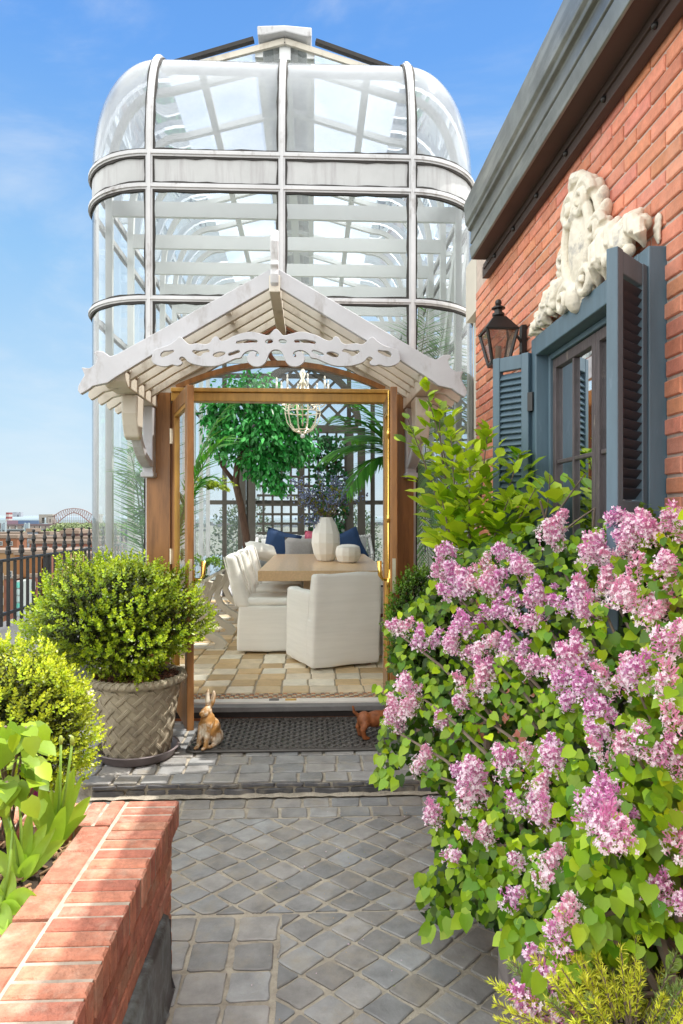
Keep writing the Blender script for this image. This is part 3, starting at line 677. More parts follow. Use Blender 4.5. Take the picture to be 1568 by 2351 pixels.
# lanterns
def lantern(cx, cy, zb, label):
    t = thing('wall_lantern', (cx, cy, zb), label, 'lantern', 'lanterns on the brick wall'); K = mt['black_iron']; LS = .80; c = lambda x, y, z: Vector((cx+x*LS, cy+y*LS, zb+.05+z*LS))
    def frus(mb, a, b, z0, z1, mi=0): mb.hexa([c(-a, -a, z0), c(a, -a, z0), c(a, a, z0), c(-a, a, z0), c(-b, -b, z1), c(b, -b, z1), c(b, b, z1), c(-b, b, z1)], mi=mi)
    m = MB(); frus(m, .118, .045, .235, .335); frus(m, .118, .122, .222, .2345); m.lathe([(r*LS, z*LS) for r, z in [(.03, .335), (.045, .35), (.045, .365), (.03, .37), (.028, .395), (.05, .40), (.05, .408), (.02, .425), (.012, .43)]], c(0, 0, 0), 14)
    m.ball(c(0, 0, .445), .02); m.build('lantern_roof', K, t)
    m = MB()
    for sx in (-1, 1):
        for sy in (-1, 1): m.bar(c(sx*.06, sy*.06, 0), c(sx*.108, sy*.108, .222), .014, .014)
    for s in (-1, 1):
        m.bar(c(s*.06, -.06, 0), c(s*.06, .06, 0), .014, .014); m.bar(c(-.06, s*.06, 0), c(.06, s*.06, 0), .014, .014)
    m.bb(c(-.065, -.065, -.02), c(.065, .065, -.004)); m.build('lantern_frame', K, t)
    m = MB(); frus(m, .056, .104, .004, .22); m.build('lantern_glass', mt['lantern_glass'], t)
    m = MB(); m.lathe([(.018, .0), (.018, .1), (.012, .1)], c(0, 0, 0), 10); m.build('candle', mt['cream_wall'], t)
    m = MB(); w = (WX-cx)/LS; m.bb(c(w-.035, -.03, .06), c(w, .03, .28)); m.tube([c(.1, 0, .19), c(w*.7, 0, .2), c(w-.03, 0, .16)], .009, 6); m.tube([c(.06, 0, -.015), c(w*.6, 0, -.03), c(w-.03, 0, .08)], .009, 6); m.build('bracket', K, t)
lantern(1.09, 3.95, 2.555, 'black coach lantern on the brick wall beside the left shutter and the cartouche')
lantern(1.09, 1.68, 2.555, 'black coach lantern high on the brick wall, right of the cartouche')
# carved cartouche over the window
ca = thing('wall_cartouche', (WX, 3.07, 2.66), 'weathered cream stone cartouche with scrolls and fruit swags on the brick wall above the window', 'wall ornament')
m = MB(); cy, cz = 3.02, 2.665
C = lambda dy, dz, h=0: Vector((WX-.012-h*.85, cy+dy*.93, cz+dz*.87))
def sp(c, ry, rz, rx, rot=None): m.ball(c, (rx, ry, rz), 18, 12, rot)
sp(C(0, .28, .0), .20, .27, .03); sp(C(0, .30, .03), .115, .19, .045)          # back plate and bare oval shield
m.tube([C(.15*math.sin(a)*(1+.10*math.cos(a)), .29+.235*math.cos(a), .055) for a in [2*pi*k/28 for k in range(29)]], .024, 8)
m.tube([C(.21*math.sin(a)*(1+.16*math.cos(a)), .27+.29*math.cos(a), .03) for a in [2*pi*k/28 for k in range(29)]], .02, 8)
def volute(c0, r0, turns, sg, w=.024, h=.06, a0=0):
    pts = []; n = int(turns*16)
    for k in range(n+1):
        a = a0+turns*2*pi*k/n; r = r0*(1-.88*k/n); pts.append(c0+Vector((-h*.45*k/n, sg*r*math.cos(a), r*math.sin(a))))
    m.tube(pts, [w*(1-.35*k/n) for k in range(n+1)], 8)
volute(C(.075, .50, .05), .085, 1.7, 1, .026); volute(C(-.075, .50, .05), .085, 1.7, -1, .026); volute(C(.20, .30, .04), .06, 1.5, 1, .02); volute(C(-.20, .30, .04), .06, 1.5, -1, .02)
volute(C(.13, .06, .06), .075, 1.5, -1); volute(C(-.13, .06, .06), .075, 1.5, 1)
m.tube([C(-.11, .585, .02), C(-.05, .63, .05), C(0, .645, .06), C(.05, .63, .05), C(.11, .585, .02)], [.02, .03, .034, .03, .02], 8)
sp(C(0, .03, .06), .05, .07, .05); sp(C(0, .59, .02), .10, .05, .04)
rs = random.Random(4)
for sg in (-1, 1):
    for k in range(9):                           # acanthus lobes hugging the shield
        t = k/8; a = .5+2.1*t; c = C(sg*.235*math.sin(a), .28+.31*math.cos(a), .015); sp(c, .022, .055, .03, Matrix.Rotation(-sg*(a-.6), 3, 'X'))
    for k in range(11):                          # swag: overlapping draped leaves and fruit
        t = k/10; dy = sg*(.20+.40*t); top = .25-.12*t+(.05 if sg < 0 else 0)+rs.uniform(-.05, .03); bot = .03+rs.uniform(-.03, .06); w = .038-.016*t+rs.uniform(-.006, .006)
        m.tube([C(dy, top, .01), C(dy+sg*.03, (top*2+bot)/3, .06), C(dy+sg*.05, (top+bot*2)/3, .065), C(dy+sg*rs.uniform(-.03, .05), bot, .02)], [w*.5, w, w*1.05, w*.3], 8)
    for k in range(8): t = rs.random(); sp(C(sg*(.24+.33*t), .10-.05*t+rs.uniform(-.03, .05), .07), .026, .026, .026)
    for k in range(5): t = k/4; sp(C(sg*(.24+.36*t), .25-.12*t, .03), .045, .026, .035, Matrix.Rotation(sg*.35, 3, 'X'))
o = m.build('relief', mt['stone_relief'], ca)
def remesh(o, vox, disp=0, ds=.03, it=3):
    r = o.modifiers.new('remesh', 'REMESH'); r.mode = 'VOXEL'; r.voxel_size = vox; r.use_smooth_shade = True
    s = o.modifiers.new('smooth', 'SMOOTH'); s.iterations = it; s.factor = .5
    if disp:
        tx = bpy.data.textures.new('weathering', 'CLOUDS'); tx.noise_scale = ds; tx.noise_depth = 3
        d = o.modifiers.new('weather', 'DISPLACE'); d.texture = tx; d.strength = disp; d.mid_level = .5
remesh(o, .0042, .006, .03, 1)
m = MB(); m.ball((WX-.004, 2.41, 2.755), (.010, .026, .05), 14, 8, Matrix.Rotation(.15, 3, 'X')); m.ball((WX-.004, 2.405, 2.72), (.009, .018, .035), 10, 7)
o = m.build('plaster_patch', mt['stone_relief'], house); remesh(o, .006, .012, .02)
# ================================================================ brick planter on the left
pl = thing('brick_planter', (-1.1, 1.4, 0), 'raised red brick planter with rowlock cap and lead flashing along its foot', 'planter')
ZB = .636; XE = -.503; YT = 2.61
def ptint():
    k = U(.8, 1.15); return random.choice([(.47*k, .19*k, .12*k), (.43*k, .165*k, .11*k), (.50*k, .235*k, .15*k), (.38*k, .135*k, .09*k), (.49*k, .20*k, .125*k)])
m = MB()
def rbox(mb, a, b, tint, j=.003, ch=.006):     # a worn brick, all faces
    a = [a[i]+U(-j, j) for i in range(3)]; b = [b[i]+U(-j, j) for i in range(3)]
    x0, y0, z0 = a; x1, y1, z1 = b; c = ch
    vs = [(x0, y0, z0), (x1, y0, z0), (x1, y1, z0), (x0, y1, z0), (x0, y0, z1-c), (x1, y0, z1-c), (x1, y1, z1-c), (x0, y1, z1-c), (x0+c, y0+c, z1), (x1-c, y0+c, z1+U(-.001, .001)), (x1-c, y1-c, z1), (x0+c, y1-c, z1)]
    mb.add(vs, [(k, (k+1) % 4, (k+1) % 4+4, k+4) for k in range(4)]+[(k+4, (k+1) % 4+4, (k+1) % 4+8, k+8) for k in range(4)]+[(8, 9, 10, 11)], tint)
y = YT
while y > -.2:
    w = U(.049, .054); rbox(m, (XE-.185, y-w, ZB-.094), (XE, y, ZB), ptint()); y -= w+.0125
y = YT-.20
while y > -.2:
    w = U(.165, .19); rbox(m, (XE-.295, y-w, ZB-.05), (XE-.20, y, ZB-.004), ptint()); y -= w+.011
x = XE-.20
while x > -2.2:
    w = .057; rbox(m, (x-w, YT-.19, ZB-.094), (x, YT, ZB-.002), ptint()); x -= w+.0105
m.build('brick_cap', mt['old_brick'], pl)
m = MB(); bricks(m, lambda u, v, h: Vector((XE-.034+h, u, v)), -.2, YT-.01, .02, ZB-.095, .19, .055, .013, .009, ptint)
bricks(m, lambda u, v, h: Vector((-u, YT-.022+h, v)), -XE+.03, 2.2, .02, ZB-.095, .19, .0575, .0105, .012, ptint)
m.build('brick_face', mt['old_brick'], pl)
m = MB(); m.bb((XE-.31, -.2, 0), (XE-.033, YT-.024, ZB-.098)); m.bb((-2.2, YT-.20, 0), (XE-.31, YT-.024, ZB-.098)); m.bb((XE-.198, -.2, ZB-.0975), (XE-.004, YT-.004, ZB-.0065)); m.bb((XE-.296, -.2, ZB-.0975), (XE-.1985, YT-.19, ZB-.016)); m.bb((XE-.296, YT-.1895, ZB-.0975), (XE-.1985, YT-.005, ZB-.011)); m.bb((-2.2, YT-.186, ZB-.0975), (XE-.297, YT-.006, ZB-.011))
m.build('mortar', mt['planter_mortar'], pl)
m = MB()
def soil(u, v):
    x = lerp(-2.2, XE-.295, u); y = lerp(-.2, YT-.19, v); return Vector((x, y, ZB-.07+.03*noise.noise(Vector((x*6, y*6, 0)))))
m.grid(soil, 40, 60); m.build('soil', mt['soil'], pl, True)
m = MB()
for k in range(1500):
    x = U(-1.6, XE-.30); y = U(.9, YT-.2); z = ZB-.065+.03*noise.noise(Vector((x*6, y*6, 0)))+U(0, .012); c = U(.6, 1.3)
    m.box((x, y, z), (U(.02, .06), U(.004, .012), .004), Matrix.Rotation(U(0, pi), 3, 'Z') @ Matrix.Rotation(U(-.4, .4), 3, 'Y'), (.28*c, .17*c, .09*c))
tag(m.build('mulch', mt['mulch'], pl), kind='stuff')
m = MB(); n = 24
def fl_(u, v):
    y = lerp(-.2, 2.47, u); pr_ = [(XE-.034, .285), (XE-.010, .278), (XE-.002, .262), (XE+.0, .18), (XE+.002, .06), (XE+.006, .022), (XE+.014, .012)]
    p = pr_[int(round(v*6))]; w = .006*noise.noise(Vector((y*5, v*4, 3))); return Vector((p[0]+w, y, p[1]+w*.6))
m.grid(fl_, n, 6); m.add([Vector((XE-.034, 2.47, .285)), Vector((XE-.002, 2.47, .262)), Vector((XE+.002, 2.47, .06)), Vector((XE+.014, 2.475, .012)), Vector((XE-.034, 2.475, .012))], [(0, 1, 2, 3, 4)])
m.bar((XE-.001, 1.7, .26), (XE+.004, 1.7, .02), .006, .03); m.tube([(XE+.02, 1.62, .12), (XE+.04, 1.63, .07), (XE+.035, 1.65, .02)], [.012, .02, .012], 6)
m.build('flashing', mt['lead'], pl, True)
# lilac planter on the right
wp = thing('timber_planter', (.95, 1.2, 0), 'weathered grey timber planter box under the pink lilac', 'planter')
m = MB(); m.bb((.585, .3, .02), (.615, 2.05, .45)); m.bb((.615, 2.02, .02), (1.2, 2.05, .45)); m.bb((.575, .3, .40), (.63, 2.07, .47)); m.bb((.575, 2.0, .40), (1.2, 2.075, .468)); m.bb((.572, 1.98, .02), (.64, 2.08, .399)); m.bb((.615, .3, .02), (1.2, .33, .45))
m.build('box', mt['old_wood'], wp, bevel=.006); m = MB(); m.bb((.616, .331, .02), (1.2, 2.019, .40)); m.build('soil', mt['soil'], wp)
# ================================================================ parapet and railing
m = MB(); m.bb((-3.62, 3.0, -.5), (-2.45, 13.5, .42)); m.bb((-3.66, 3.0, .421), (-2.4, 13.5, .475)); tag(m.build('parapet', mt['concrete'], None, bevel=.01), 'low pale concrete parapet beneath the black iron railing', 'parapet')
ra = thing('iron_railing', (-3.43, 8.5, .475), 'black wrought iron railing with spear finials above the parapet', 'railing'); XRr = -3.43; K = mt['black_iron']
def zr(y, k): return k
m = MB(); m.bb((XRr-.022, 4.5, 1.215), (XRr+.022, 13.4, 1.245)); m.build('rail', K, ra, bevel=.004)
m = MB(); m.bb((XRr-.018, 4.5, .615), (XRr+.018, 13.4, .65)); m.build('rail', K, ra, bevel=.004)
y = 6.12; i = 0
while y < 13.2:
    m = MB(); top = 1.24
    if i % 2: m.bb((XRr-.014, y-.014, .50), (XRr+.014, y+.014, 1.22))
    else:
        m.bb((XRr-.015, y-.015, .48), (XRr+.015, y+.015, 1.30))
        m.lathe([(.024, 1.29), (.034, 1.295), (.034, 1.33), (.028, 1.345), (.026, 1.38), (.014, 1.39), (.016, 1.41), (.028, 1.445), (.024, 1.47), (.014, 1.50), (.010, 1.53), (.008, 1.535)], (XRr, y, 0), 10)
        m.ball((XRr, y, 1.548), .02, 10, 7)
    m.build('baluster', K, ra); y += .1755; i += 1
for y in (5.35, 9.05, 12.7): m = MB(); m.bb((XRr-.03, y-.03, .45), (XRr+.03, y+.03, 1.225)); m.build('post', K, ra)
# ================================================================ the city beyond
ZG = -45.0
m = MB(); m.add([(-9000, -500, ZG), (9000, -500, ZG), (9000, 14000, ZG), (-9000, 14000, ZG)], [(0, 1, 2, 3)]); tag(m.build('city_ground', mt['city_ground']), kind='structure')
def V(x, y): return (x*.16, 1129+y*.16)         # sketch units of the skyline survey
def block(mb, x0, x1, yt, Y, dep, tint, yb=None):
    a = P(*V(x0, yt), Y); b = P(*V(x1, yt), Y); z0 = ZG if yb is None else P(*V(x0, yb), Y).z
    mb.hexa([(a.x, a.y, z0), (b.x, a.y, z0), (b.x, a.y+dep, z0), (a.x, a.y+dep, z0), (a.x, a.y, a.z), (b.x, a.y, a.z), (b.x, a.y+dep, a.z), (a.x, a.y+dep, a.z)], tint)
def building(label, blocks, wins=(), name='apartment_building', trim=None, gcol=(.06, .07, .08), frame=(.6, .58, .55)):
    x0, x1, yt, Y = blocks[0][:4]; a = P(*V((x0+x1)/2, yt), Y); t = thing(name, (a.x, a.y, ZG), label, 'building')
    for bl in blocks:
        m = MB(); block(m, *bl); m.build('wall', mt['city_brick'], t)
        p = P(*V(bl[0], bl[2]), bl[3]); q = P(*V(bl[1], bl[2]), bl[3]); m = MB(); h = .012*bl[3]*.4
        m.bb((p.x-h*.3, p.y-h*.3, p.z), (q.x+h*.3, p.y+bl[4]+h*.3, p.z+h), (.40, .30, .23)); m.build('roof', mt['city_plain'], t)
    for (x, y, w, h, Y) in wins:
        p = P(*V(x, y), Y); q = P(*V(x+w, y+h), Y); m = MB(); e = .0012*Y
        m.bb((p.x-e, p.y-e*.7, q.z-e), (q.x+e, p.y+.02, p.z+e), frame); o = m.build('window', mt['city_plain'], t)
        m = MB(); m.bb((p.x, p.y-e, q.z), (q.x, p.y-e*.75, (p.z+q.z)/2-e*.3), gcol); m.bb((p.x, p.y-e, (p.z+q.z)/2+e*.3), (q.x, p.y-e*.75, p.z), gcol); m.build('pane', mt['city_glass'], o)
    return t
OB = (.42, .17, .085); RBk = (.40, .155, .10); TB = (.47, .25, .12)
w = [(5, y, 24, 42, 120) for y in (720, 815, 908)]+[(125, y, 50, 42, 120) for y in (722, 812)]
building('orange brick block with air conditioners, nearest the left edge of the skyline', [(-220, 245, 668, 120, 4, OB)], w)
w = [(x, y, 46, 40, 135) for y in (800,) for x in (650, 790, 865, 550, 1000, 1100, 1220)]
building('long red brick block with a dark rooftop bulkhead below the trees', [(425, 1750, 745, 135, 4, RBk), (525, 1750, 690, 150, 5, RBk), (875, 1120, 602, 151, 15, (.17, .09, .075)), (945, 1025, 575, 152, 8, (.2, .12, .1))], w)
w = [(275+i*42, 690+j*52, 24, 34, 230) for i in range(6) for j in range(3)]
building('blue and white panelled building with rows of square windows', [(250, 520, 668, 230, 8, (.30, .33, .40)), (390, 470, 575, 240, 6, (.36, .40, .46)), (480, 705, 620, 245, 6, (.62, .63, .65))], w, gcol=(.2, .24, .3))
w = [(20, y, 18, 75, 60) for y in (1180, 1360, 1540, 1720)]+[(140, 1148, 26, 72, 60)]+[(430, 1300, 70, 90, 60.2)]+[(388, y, 14, 70, 60) for y in (1330, 1500, 1675)]+[(868, 1040, 20, 65, 60)]
tb = building('tan brick apartment house with a green glazed bay just beyond the railing', [(-300, 1000, 880, 62, 4, (.50, .29, .13)), (215, 600, 905, 61.5, .4, (.42, .18, .06), 1230), (60, 212, 1252, 60.3, 2, RBk), (420, 530, 1228, 60.3, 2, RBk), (640, 740, 900, 61, 2, RBk)], w)  # second block: shadow of a recess painted as darker orange brick
m = MB(); block(m, 212, 338, 1285, 58.5, 2.5, (.55, .62, .60), 1815); bay = m.build('bay_window', mt['city_plain'], tb)
for j in range(5):
    m = MB()
    for i in range(3): block(m, 220+i*38, 252+i*38, 1300+j*100, 58.4, .05, (.12, .42, .36) if j in (0, 3) else (.35, .45, .45), 1380+j*100)
    m.build('pane', mt['city_glass'], bay)
building('low brown brick row partly hidden behind the boxwood and the glasshouse corner', [(1000, 2300, 930, 80, 5, (.40, .20, .11))], [(1050+i*110, 980, 45, 60, 80) for i in range(8)])
building('pale grey flat roofed building between the two lift towers', [(-60, 330, 628, 300, 10, (.50, .5, .5))], [(20+i*45, 640, 22, 12, 300) for i in range(5)])
building('white low commercial building in front of the trees', [(560, 700, 640, 260, 20, (.7, .7, .7))], [(580+i*30, 655, 16, 14, 260) for i in range(3)])
# arch bridge
YBr = 2800; br = thing('arch_bridge', tuple(P(*V(1060, 560), YBr)), 'long pink-grey steel arch railway bridge with stone towers on the horizon', 'bridge'); mir2 = lambda L: L+[(2120-x, y) for x, y in L[::-1][1:]]
def interp(L, x):
    for (a, b), (c, d) in zip(L, L[1:]):
        if a <= x <= c: return b+(d-b)*(x-a)/(c-a)
    return L[-1][1]
UC = mir2([(748, 365), (800, 328), (870, 282), (950, 250), (1060, 238)]); LC = mir2([(750, 512), (830, 440), (900, 380), (980, 322), (1060, 298)])
m = MB(); b3 = lambda x, y, dy=0: P(*V(x, y), YBr+dy)
xs = [750+i*31 for i in range(21)]
for dy in (0, 18):
    m.tube([b3(x, interp(UC, x), dy) for x in xs], 2.2, 4); m.tube([b3(x, interp(LC, x), dy) for x in xs], 2.8, 4)
o = m.build('arch', mt['steel'], br); m = MB()
for i, x in enumerate(xs):
    m.tube([b3(x, interp(UC, x)), b3(x, interp(LC, x))], 1.1, 4)
    if i < 20:
        x2 = xs[i+1]; m.tube([b3(x if i < 10 else x2, interp(UC, x if i < 10 else x2)), b3(x2 if i < 10 else x, interp(LC, x2 if i < 10 else x))], 1.1, 4)
m.build('web', mt['steel'], br); m = MB()
for x in xs[2:-2]: m = MB(); m.tube([b3(x, interp(LC, x)), b3(x, 448)], .8, 4); m.build('hanger', mt['steel'], br)
m = MB(); block(m, 740, 1400, 446, YBr, 20, (.40, .31, .30), 458); m.build('deck', mt['city_plain'], br)
for xa, xb in ((690, 745), (1375, 1430)):
    m = MB(); block(m, xa, xb, 325, YBr-10, 40, (.62, .58, .53), 545); block(m, xa-6, xb+4, 322, YBr-14, 48, (.66, .62, .56), 345); o = m.build('tower', mt['city_plain'], br)
    m = MB(); block(m, xa+18, xb-16, 390, YBr-11, .5, (.2, .19, .18), 440); m.build('opening', mt['city_plain'], o)
m = MB(); block(m, 558, 688, 325, YBr+2, 30, (.55, .52, .47), 372); block(m, 558, 600, 372, YBr+2, 30, (.55, .52, .47), 450); block(m, 662, 688, 372, YBr+2, 30, (.55, .52, .47), 450); o = m.build('tower_gallery', mt['city_plain'], br)
vi = thing('railway_viaduct', tuple(P(*V(300, 560), YBr-20)), 'low railway viaduct on stone piers leading left from the arch bridge', 'viaduct')
m = MB(); block(m, -400, 740, 462, YBr-20, 12, (.30, .22, .24), 486); m.build('deck', mt['city_plain'], vi)
for xa in (-60, 55, 150, 250, 430, 500, 590, 660):
    m = MB(); block(m, xa, xa+62, 486, YBr-18, 10, (.42, .36, .33), 565); m.build('pier', mt['city_plain'], vi)
for i, (xa, xb, c, lab) in enumerate(((100, 260, (.42, .27, .36), 'dull purple freight train car on the viaduct'), (263, 425, (.16, .25, .45), 'blue freight car coupled next to the purple one'), (428, 556, (.20, .30, .50), 'blue freight car nearest the stone bridge tower'))):
    t = thing('train_car', tuple(P(*V((xa+xb)/2, 466), YBr-18)), lab, 'train car', 'train cars on the viaduct'); m = MB(); block(m, xa, xb, 414, YBr-18, 4, c, 464); m.build('body', mt['city_plain'], t); m = MB(); block(m, xa+4, xb-4, 411, YBr-17.5, 3, tuple(q*1.2 for q in c), 415); m.build('roof', mt['city_plain'], t)
for xa, lab in ((12, 'pale blue lift tower near the left edge of the skyline'), (347, 'pale blue lift tower standing right of the other, near the viaduct')):
    t = thing('lift_tower', tuple(P(*V(xa+33, 600), 1500)), lab, 'tower', 'pale blue lift bridge towers')
    for d0, d1 in ((0, 14), (54, 68)):
        m = MB(); block(m, xa+d0, xa+d1, 446, 1500, 5, (.55, .68, .74), 610); m.build('leg', mt['city_plain'], t)
    m = MB(); block(m, xa+8, xa+60, 455, 1501, 4, (.48, .60, .70), 545); m.build('panel', mt['city_plain'], t)
ch = thing('striped_chimney', tuple(P(*V(105, 440), 3400)), 'tall chimney banded red and white beyond the train', 'chimney')
for i, (a, b) in enumerate(((297, 325), (325, 358), (358, 388), (388, 430))):
    m = MB(); block(m, 82+(3-i), 127-(3-i)*0, a, 3400, 40, ((.45, .13, .14), (.75, .70, .70))[i % 2], b); m.build('band', mt['city_plain'], ch)
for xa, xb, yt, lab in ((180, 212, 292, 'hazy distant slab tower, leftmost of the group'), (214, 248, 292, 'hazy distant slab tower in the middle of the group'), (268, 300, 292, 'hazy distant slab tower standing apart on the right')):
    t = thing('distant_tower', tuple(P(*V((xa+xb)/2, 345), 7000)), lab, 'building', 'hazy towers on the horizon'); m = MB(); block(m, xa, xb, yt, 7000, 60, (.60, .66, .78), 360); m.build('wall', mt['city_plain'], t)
m = MB(); block(m, -500, 3000, 536, 1700, 14, (.36, .42, .46), 552); block(m, -500, 3000, 553, 1702, 10, (.2, .22, .23), 574); tag(m.build('expressway', mt['city_plain']), kind='structure')
m = MB()
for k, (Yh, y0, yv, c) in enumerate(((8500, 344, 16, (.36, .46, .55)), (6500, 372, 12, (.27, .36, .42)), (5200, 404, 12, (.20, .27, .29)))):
    n = 160; a = []; b = []
    for i in range(n+1):
        x = lerp(-7500, 7500, i/n); zt = H+(HZ-(1129+y0*.16))/FP*Yh+Yh*.0011*noise.noise(Vector((x*.0016, k*7, 0)))*2
        a.append((x, Yh, ZG)); b.append((x, Yh+300, zt))
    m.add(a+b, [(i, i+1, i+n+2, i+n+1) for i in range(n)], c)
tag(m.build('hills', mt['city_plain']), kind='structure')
m = MB()
for k in range(260):                             # low hazy roofs under the hills
    x = U(-2200, 900); Yq = U(3300, 5000); hh = U(8, 22); c = random.choice([(.26, .30, .36), (.20, .24, .30), (.30, .28, .30), (.17, .22, .22)])
    m.bb((x, Yq, ZG), (x+U(15, 60), Yq+20, ZG+hh), c)
tag(m.build('far_rooftops', mt['city_plain'], None), 'mass of hazy low rooftops stretching to the hills', 'rooftops', kind='stuff')
# ================================================================ furniture in the glasshouse
LN = mt['linen']
def soft(name, mb, mat, parent, bev=.03, segs=4):
    o = mb.build(name, mat, parent, smooth=True, bevel=bev, segs=segs)
    sb = o.modifiers.new('dense', 'SUBSURF'); sb.subdivision_type = 'SIMPLE'; sb.levels = sb.render_levels = 4
    tx = bpy.data.textures.get('cloth_folds') or bpy.data.textures.new('cloth_folds', 'CLOUDS'); tx.noise_scale = .22; tx.noise_depth = 2
    dp = o.modifiers.new('folds', 'DISPLACE'); dp.texture = tx; dp.strength = .022; dp.mid_level = .5; dp.texture_coords = 'LOCAL'; return o
def hx(mb, org, ux, uy, b, t, z0, z1):           # box from two rectangles in a local frame
    f = lambda p, z: org+ux*p[0]+uy*p[1]+Vector((0, 0, z))
    mb.hexa([f((b[0], b[2]), z0), f((b[1], b[2]), z0), f((b[1], b[3]), z0), f((b[0], b[3]), z0), f((t[0], t[2]), z1), f((t[1], t[2]), z1), f((t[1], t[3]), z1), f((t[0], t[3]), z1)])
# armchair: back towards the camera
ang = math.atan2(.25, .636); ux = Vector((math.cos(ang), math.sin(ang), 0)); uy = Vector((-ux.y, ux.x, 0)); og = Vector((.017, 6.6, FL))
ac = thing('armchair', (og+ux*.34+uy*.33), 'white linen slipcovered armchair with its back to the open doors', 'chair', 'white slipcovered chairs at the table')
m = MB(); hx(m, og, ux, uy, (-.035, .70, -.03, .72), (-.03, .70, -.02, .71), .025, .50); soft('seat', m, LN, ac, .025)
m = MB(); hx(m, og, ux, uy, (-.037, .703, -.034, .15), (-.01, .715, -.07, .07), .03, .935); soft('backrest', m, LN, ac, .035)
for a in (-.035, .572):
    m = MB(); hx(m, og, ux, uy, (a-.003, a+.133, .10, .724), (a+.002, a+.128, .06, .69), .03, .755); soft('armrest', m, LN, ac, .035)
m = MB()
for a in (.05, .6):
    for b in (.05, .6): hx(m, og, ux, uy, (a, a+.04, b, b+.04), (a, a+.04, b, b+.04), 0, .026)
m.build('leg', mt['oak_dark'], ac)
def sidechair(y, lab):
    o = Vector((-.82, y, FL)); x = Vector((1, 0, 0)); yy = Vector((0, 1, 0))
    t = thing('side_chair', o+Vector((.33, .31, 0)), lab, 'chair', 'white slipcovered chairs at the table')
    m = MB(); hx(m, o, x, yy, (0, .72, 0, .66), (.02, .70, .01, .65), .02, .52); soft('seat', m, LN, t, .03)
    m = MB(); hx(m, o, x, yy, (.03, .70, .02, .64), (.1, .68, .03, .63), .522, .60); soft('cushion', m, LN, t, .04)
    m = MB(); hx(m, o, x, yy, (.0, .15, -.003, .663), (-.14, -.02, .02, .64), .50, 1.07); soft('backrest', m, LN, t, .045)
    m = MB(); pts = [o+Vector((.152-.166*k, .33, .52+.55*k)) for k in (0.02, .5, 1)]; m.tube(pts, .006, 6); pts = [o+Vector((-.005-.135*k, -.004, .52+.55*k)) for k in (0, .5, .97)]; m.tube(pts, .006, 6); m.build('piping', LN, t)
sidechair(7.45, 'white slipcovered side chair on the left of the table, nearest the doors'); sidechair(8.5, 'white slipcovered side chair on the left of the table, second from the doors'); sidechair(9.55, 'white slipcovered side chair on the left of the table, farthest from the doors')
tt = thing('dining_table', (.12, 9.4, FL), 'long pale oak dining table with a thick top on a block pedestal', 'table')
m = MB(); m.bb((-.60, 7.62, 1.0), (.86, 11.2, 1.115)); m.build('tabletop', mt['table_oak'], tt, bevel=.006)
for y in (8.35, 10.45): m = MB(); m.bb((-.1, y-.25, FL+.06), (.4, y+.25, .999)); m.bb((-.3, y-.35, FL), (.6, y+.35, FL+.06)); m.build('pedestal', mt['table_oak'], tt, bevel=.006)
va = thing('vase', (.19, 9.35, 1.116), 'large faceted white ceramic vase on the table holding berry branches', 'vase')
m = MB(); m.lathe([(.09, 0), (.115, .01), (.165, .10), (.195, .25), (.185, .38), (.14, .51), (.095, .585), (.085, .60), (.07, .598), (.08, .5)], (.19, 9.35, 1.116), 12); m.build('body', mt['ceramic'], va, bevel=.006)
bo = thing('lidded_jar', (.477, 8.98, 1.116), 'squat white lidded jar beside the tall vase', 'jar')
m = MB(); m.lathe([(.10, 0), (.135, .02), (.165, .10), (.165, .15), (.155, .20), (.145, .205)], (.477, 8.98, 1.116), 12); m.build('body', mt['ceramic'], bo, bevel=.005)
m = MB(); m.lathe([(.15, .2065), (.148, .215), (.09, .238), (.0, .245)], (.477, 8.98, 1.116), 12, cap=False); m.build('lid', mt['ceramic'], bo)
bb_ = thing('berry_branches', (.19, 9.35, 1.70), 'spray of dark branches with slate-blue berries standing in the white vase', 'branches')
tw = MB(); be = MB(); lf = LM(); rs = random.Random(9); LP = []
for k in range(30):
    a = rs.uniform(0, 2*pi); sp_ = rs.uniform(.1, .62); hh = rs.uniform(.3, .68)*(1.1-.5*sp_); p0 = Vector((.19+.03*math.cos(a), 9.35+.03*math.sin(a), 1.66)); tip = p0+Vector((sp_*math.cos(a), .45*sp_*math.sin(a), hh))
    if k > 25: tip = p0+Vector((rs.uniform(-.35, -.1), -.12, rs.uniform(-.12, .05)))
    mid = p0.lerp(tip, .5)+Vector((0, 0, .1)); pts = [p0.lerp(mid, t).lerp(mid.lerp(tip, t), t) for t in [i/6 for i in range(7)]]
    tw.tube(pts, [.006-.0007*i for i in range(7)], 5, cap=False)
    for i in range(24):
        t = rs.uniform(.35, 1.05); q = p0.lerp(mid, t).lerp(mid.lerp(tip, t), t)+Vector((rs.gauss(0, .028), rs.gauss(0, .028), rs.gauss(0, .03))); c = rs.uniform(.6, 1.5); be.ball(q, rs.uniform(.011, .016), 6, 4, None, (.14*c, .18*c, .30*c))
    for i in range(7):
        t = rs.uniform(.2, .9); LP.append(p0.lerp(mid, t).lerp(mid.lerp(tip, t), t))
tw.build('twigs', mt['twig'], bb_); tag(be.build('berries', mt['city_glass'], bb_, True), kind='stuff')
LPa = A([tuple(p) for p in LP]); n = len(LPa); lf.scatter(OVATE, LPa, unit(n)+A([0, 0, .3]), unit(n), RNG.uniform(.04, .07, n), tints(n, (.13, .17, .02), (.30, .30, .04))); lf.build('leaves', mt['leaf'], bb_)
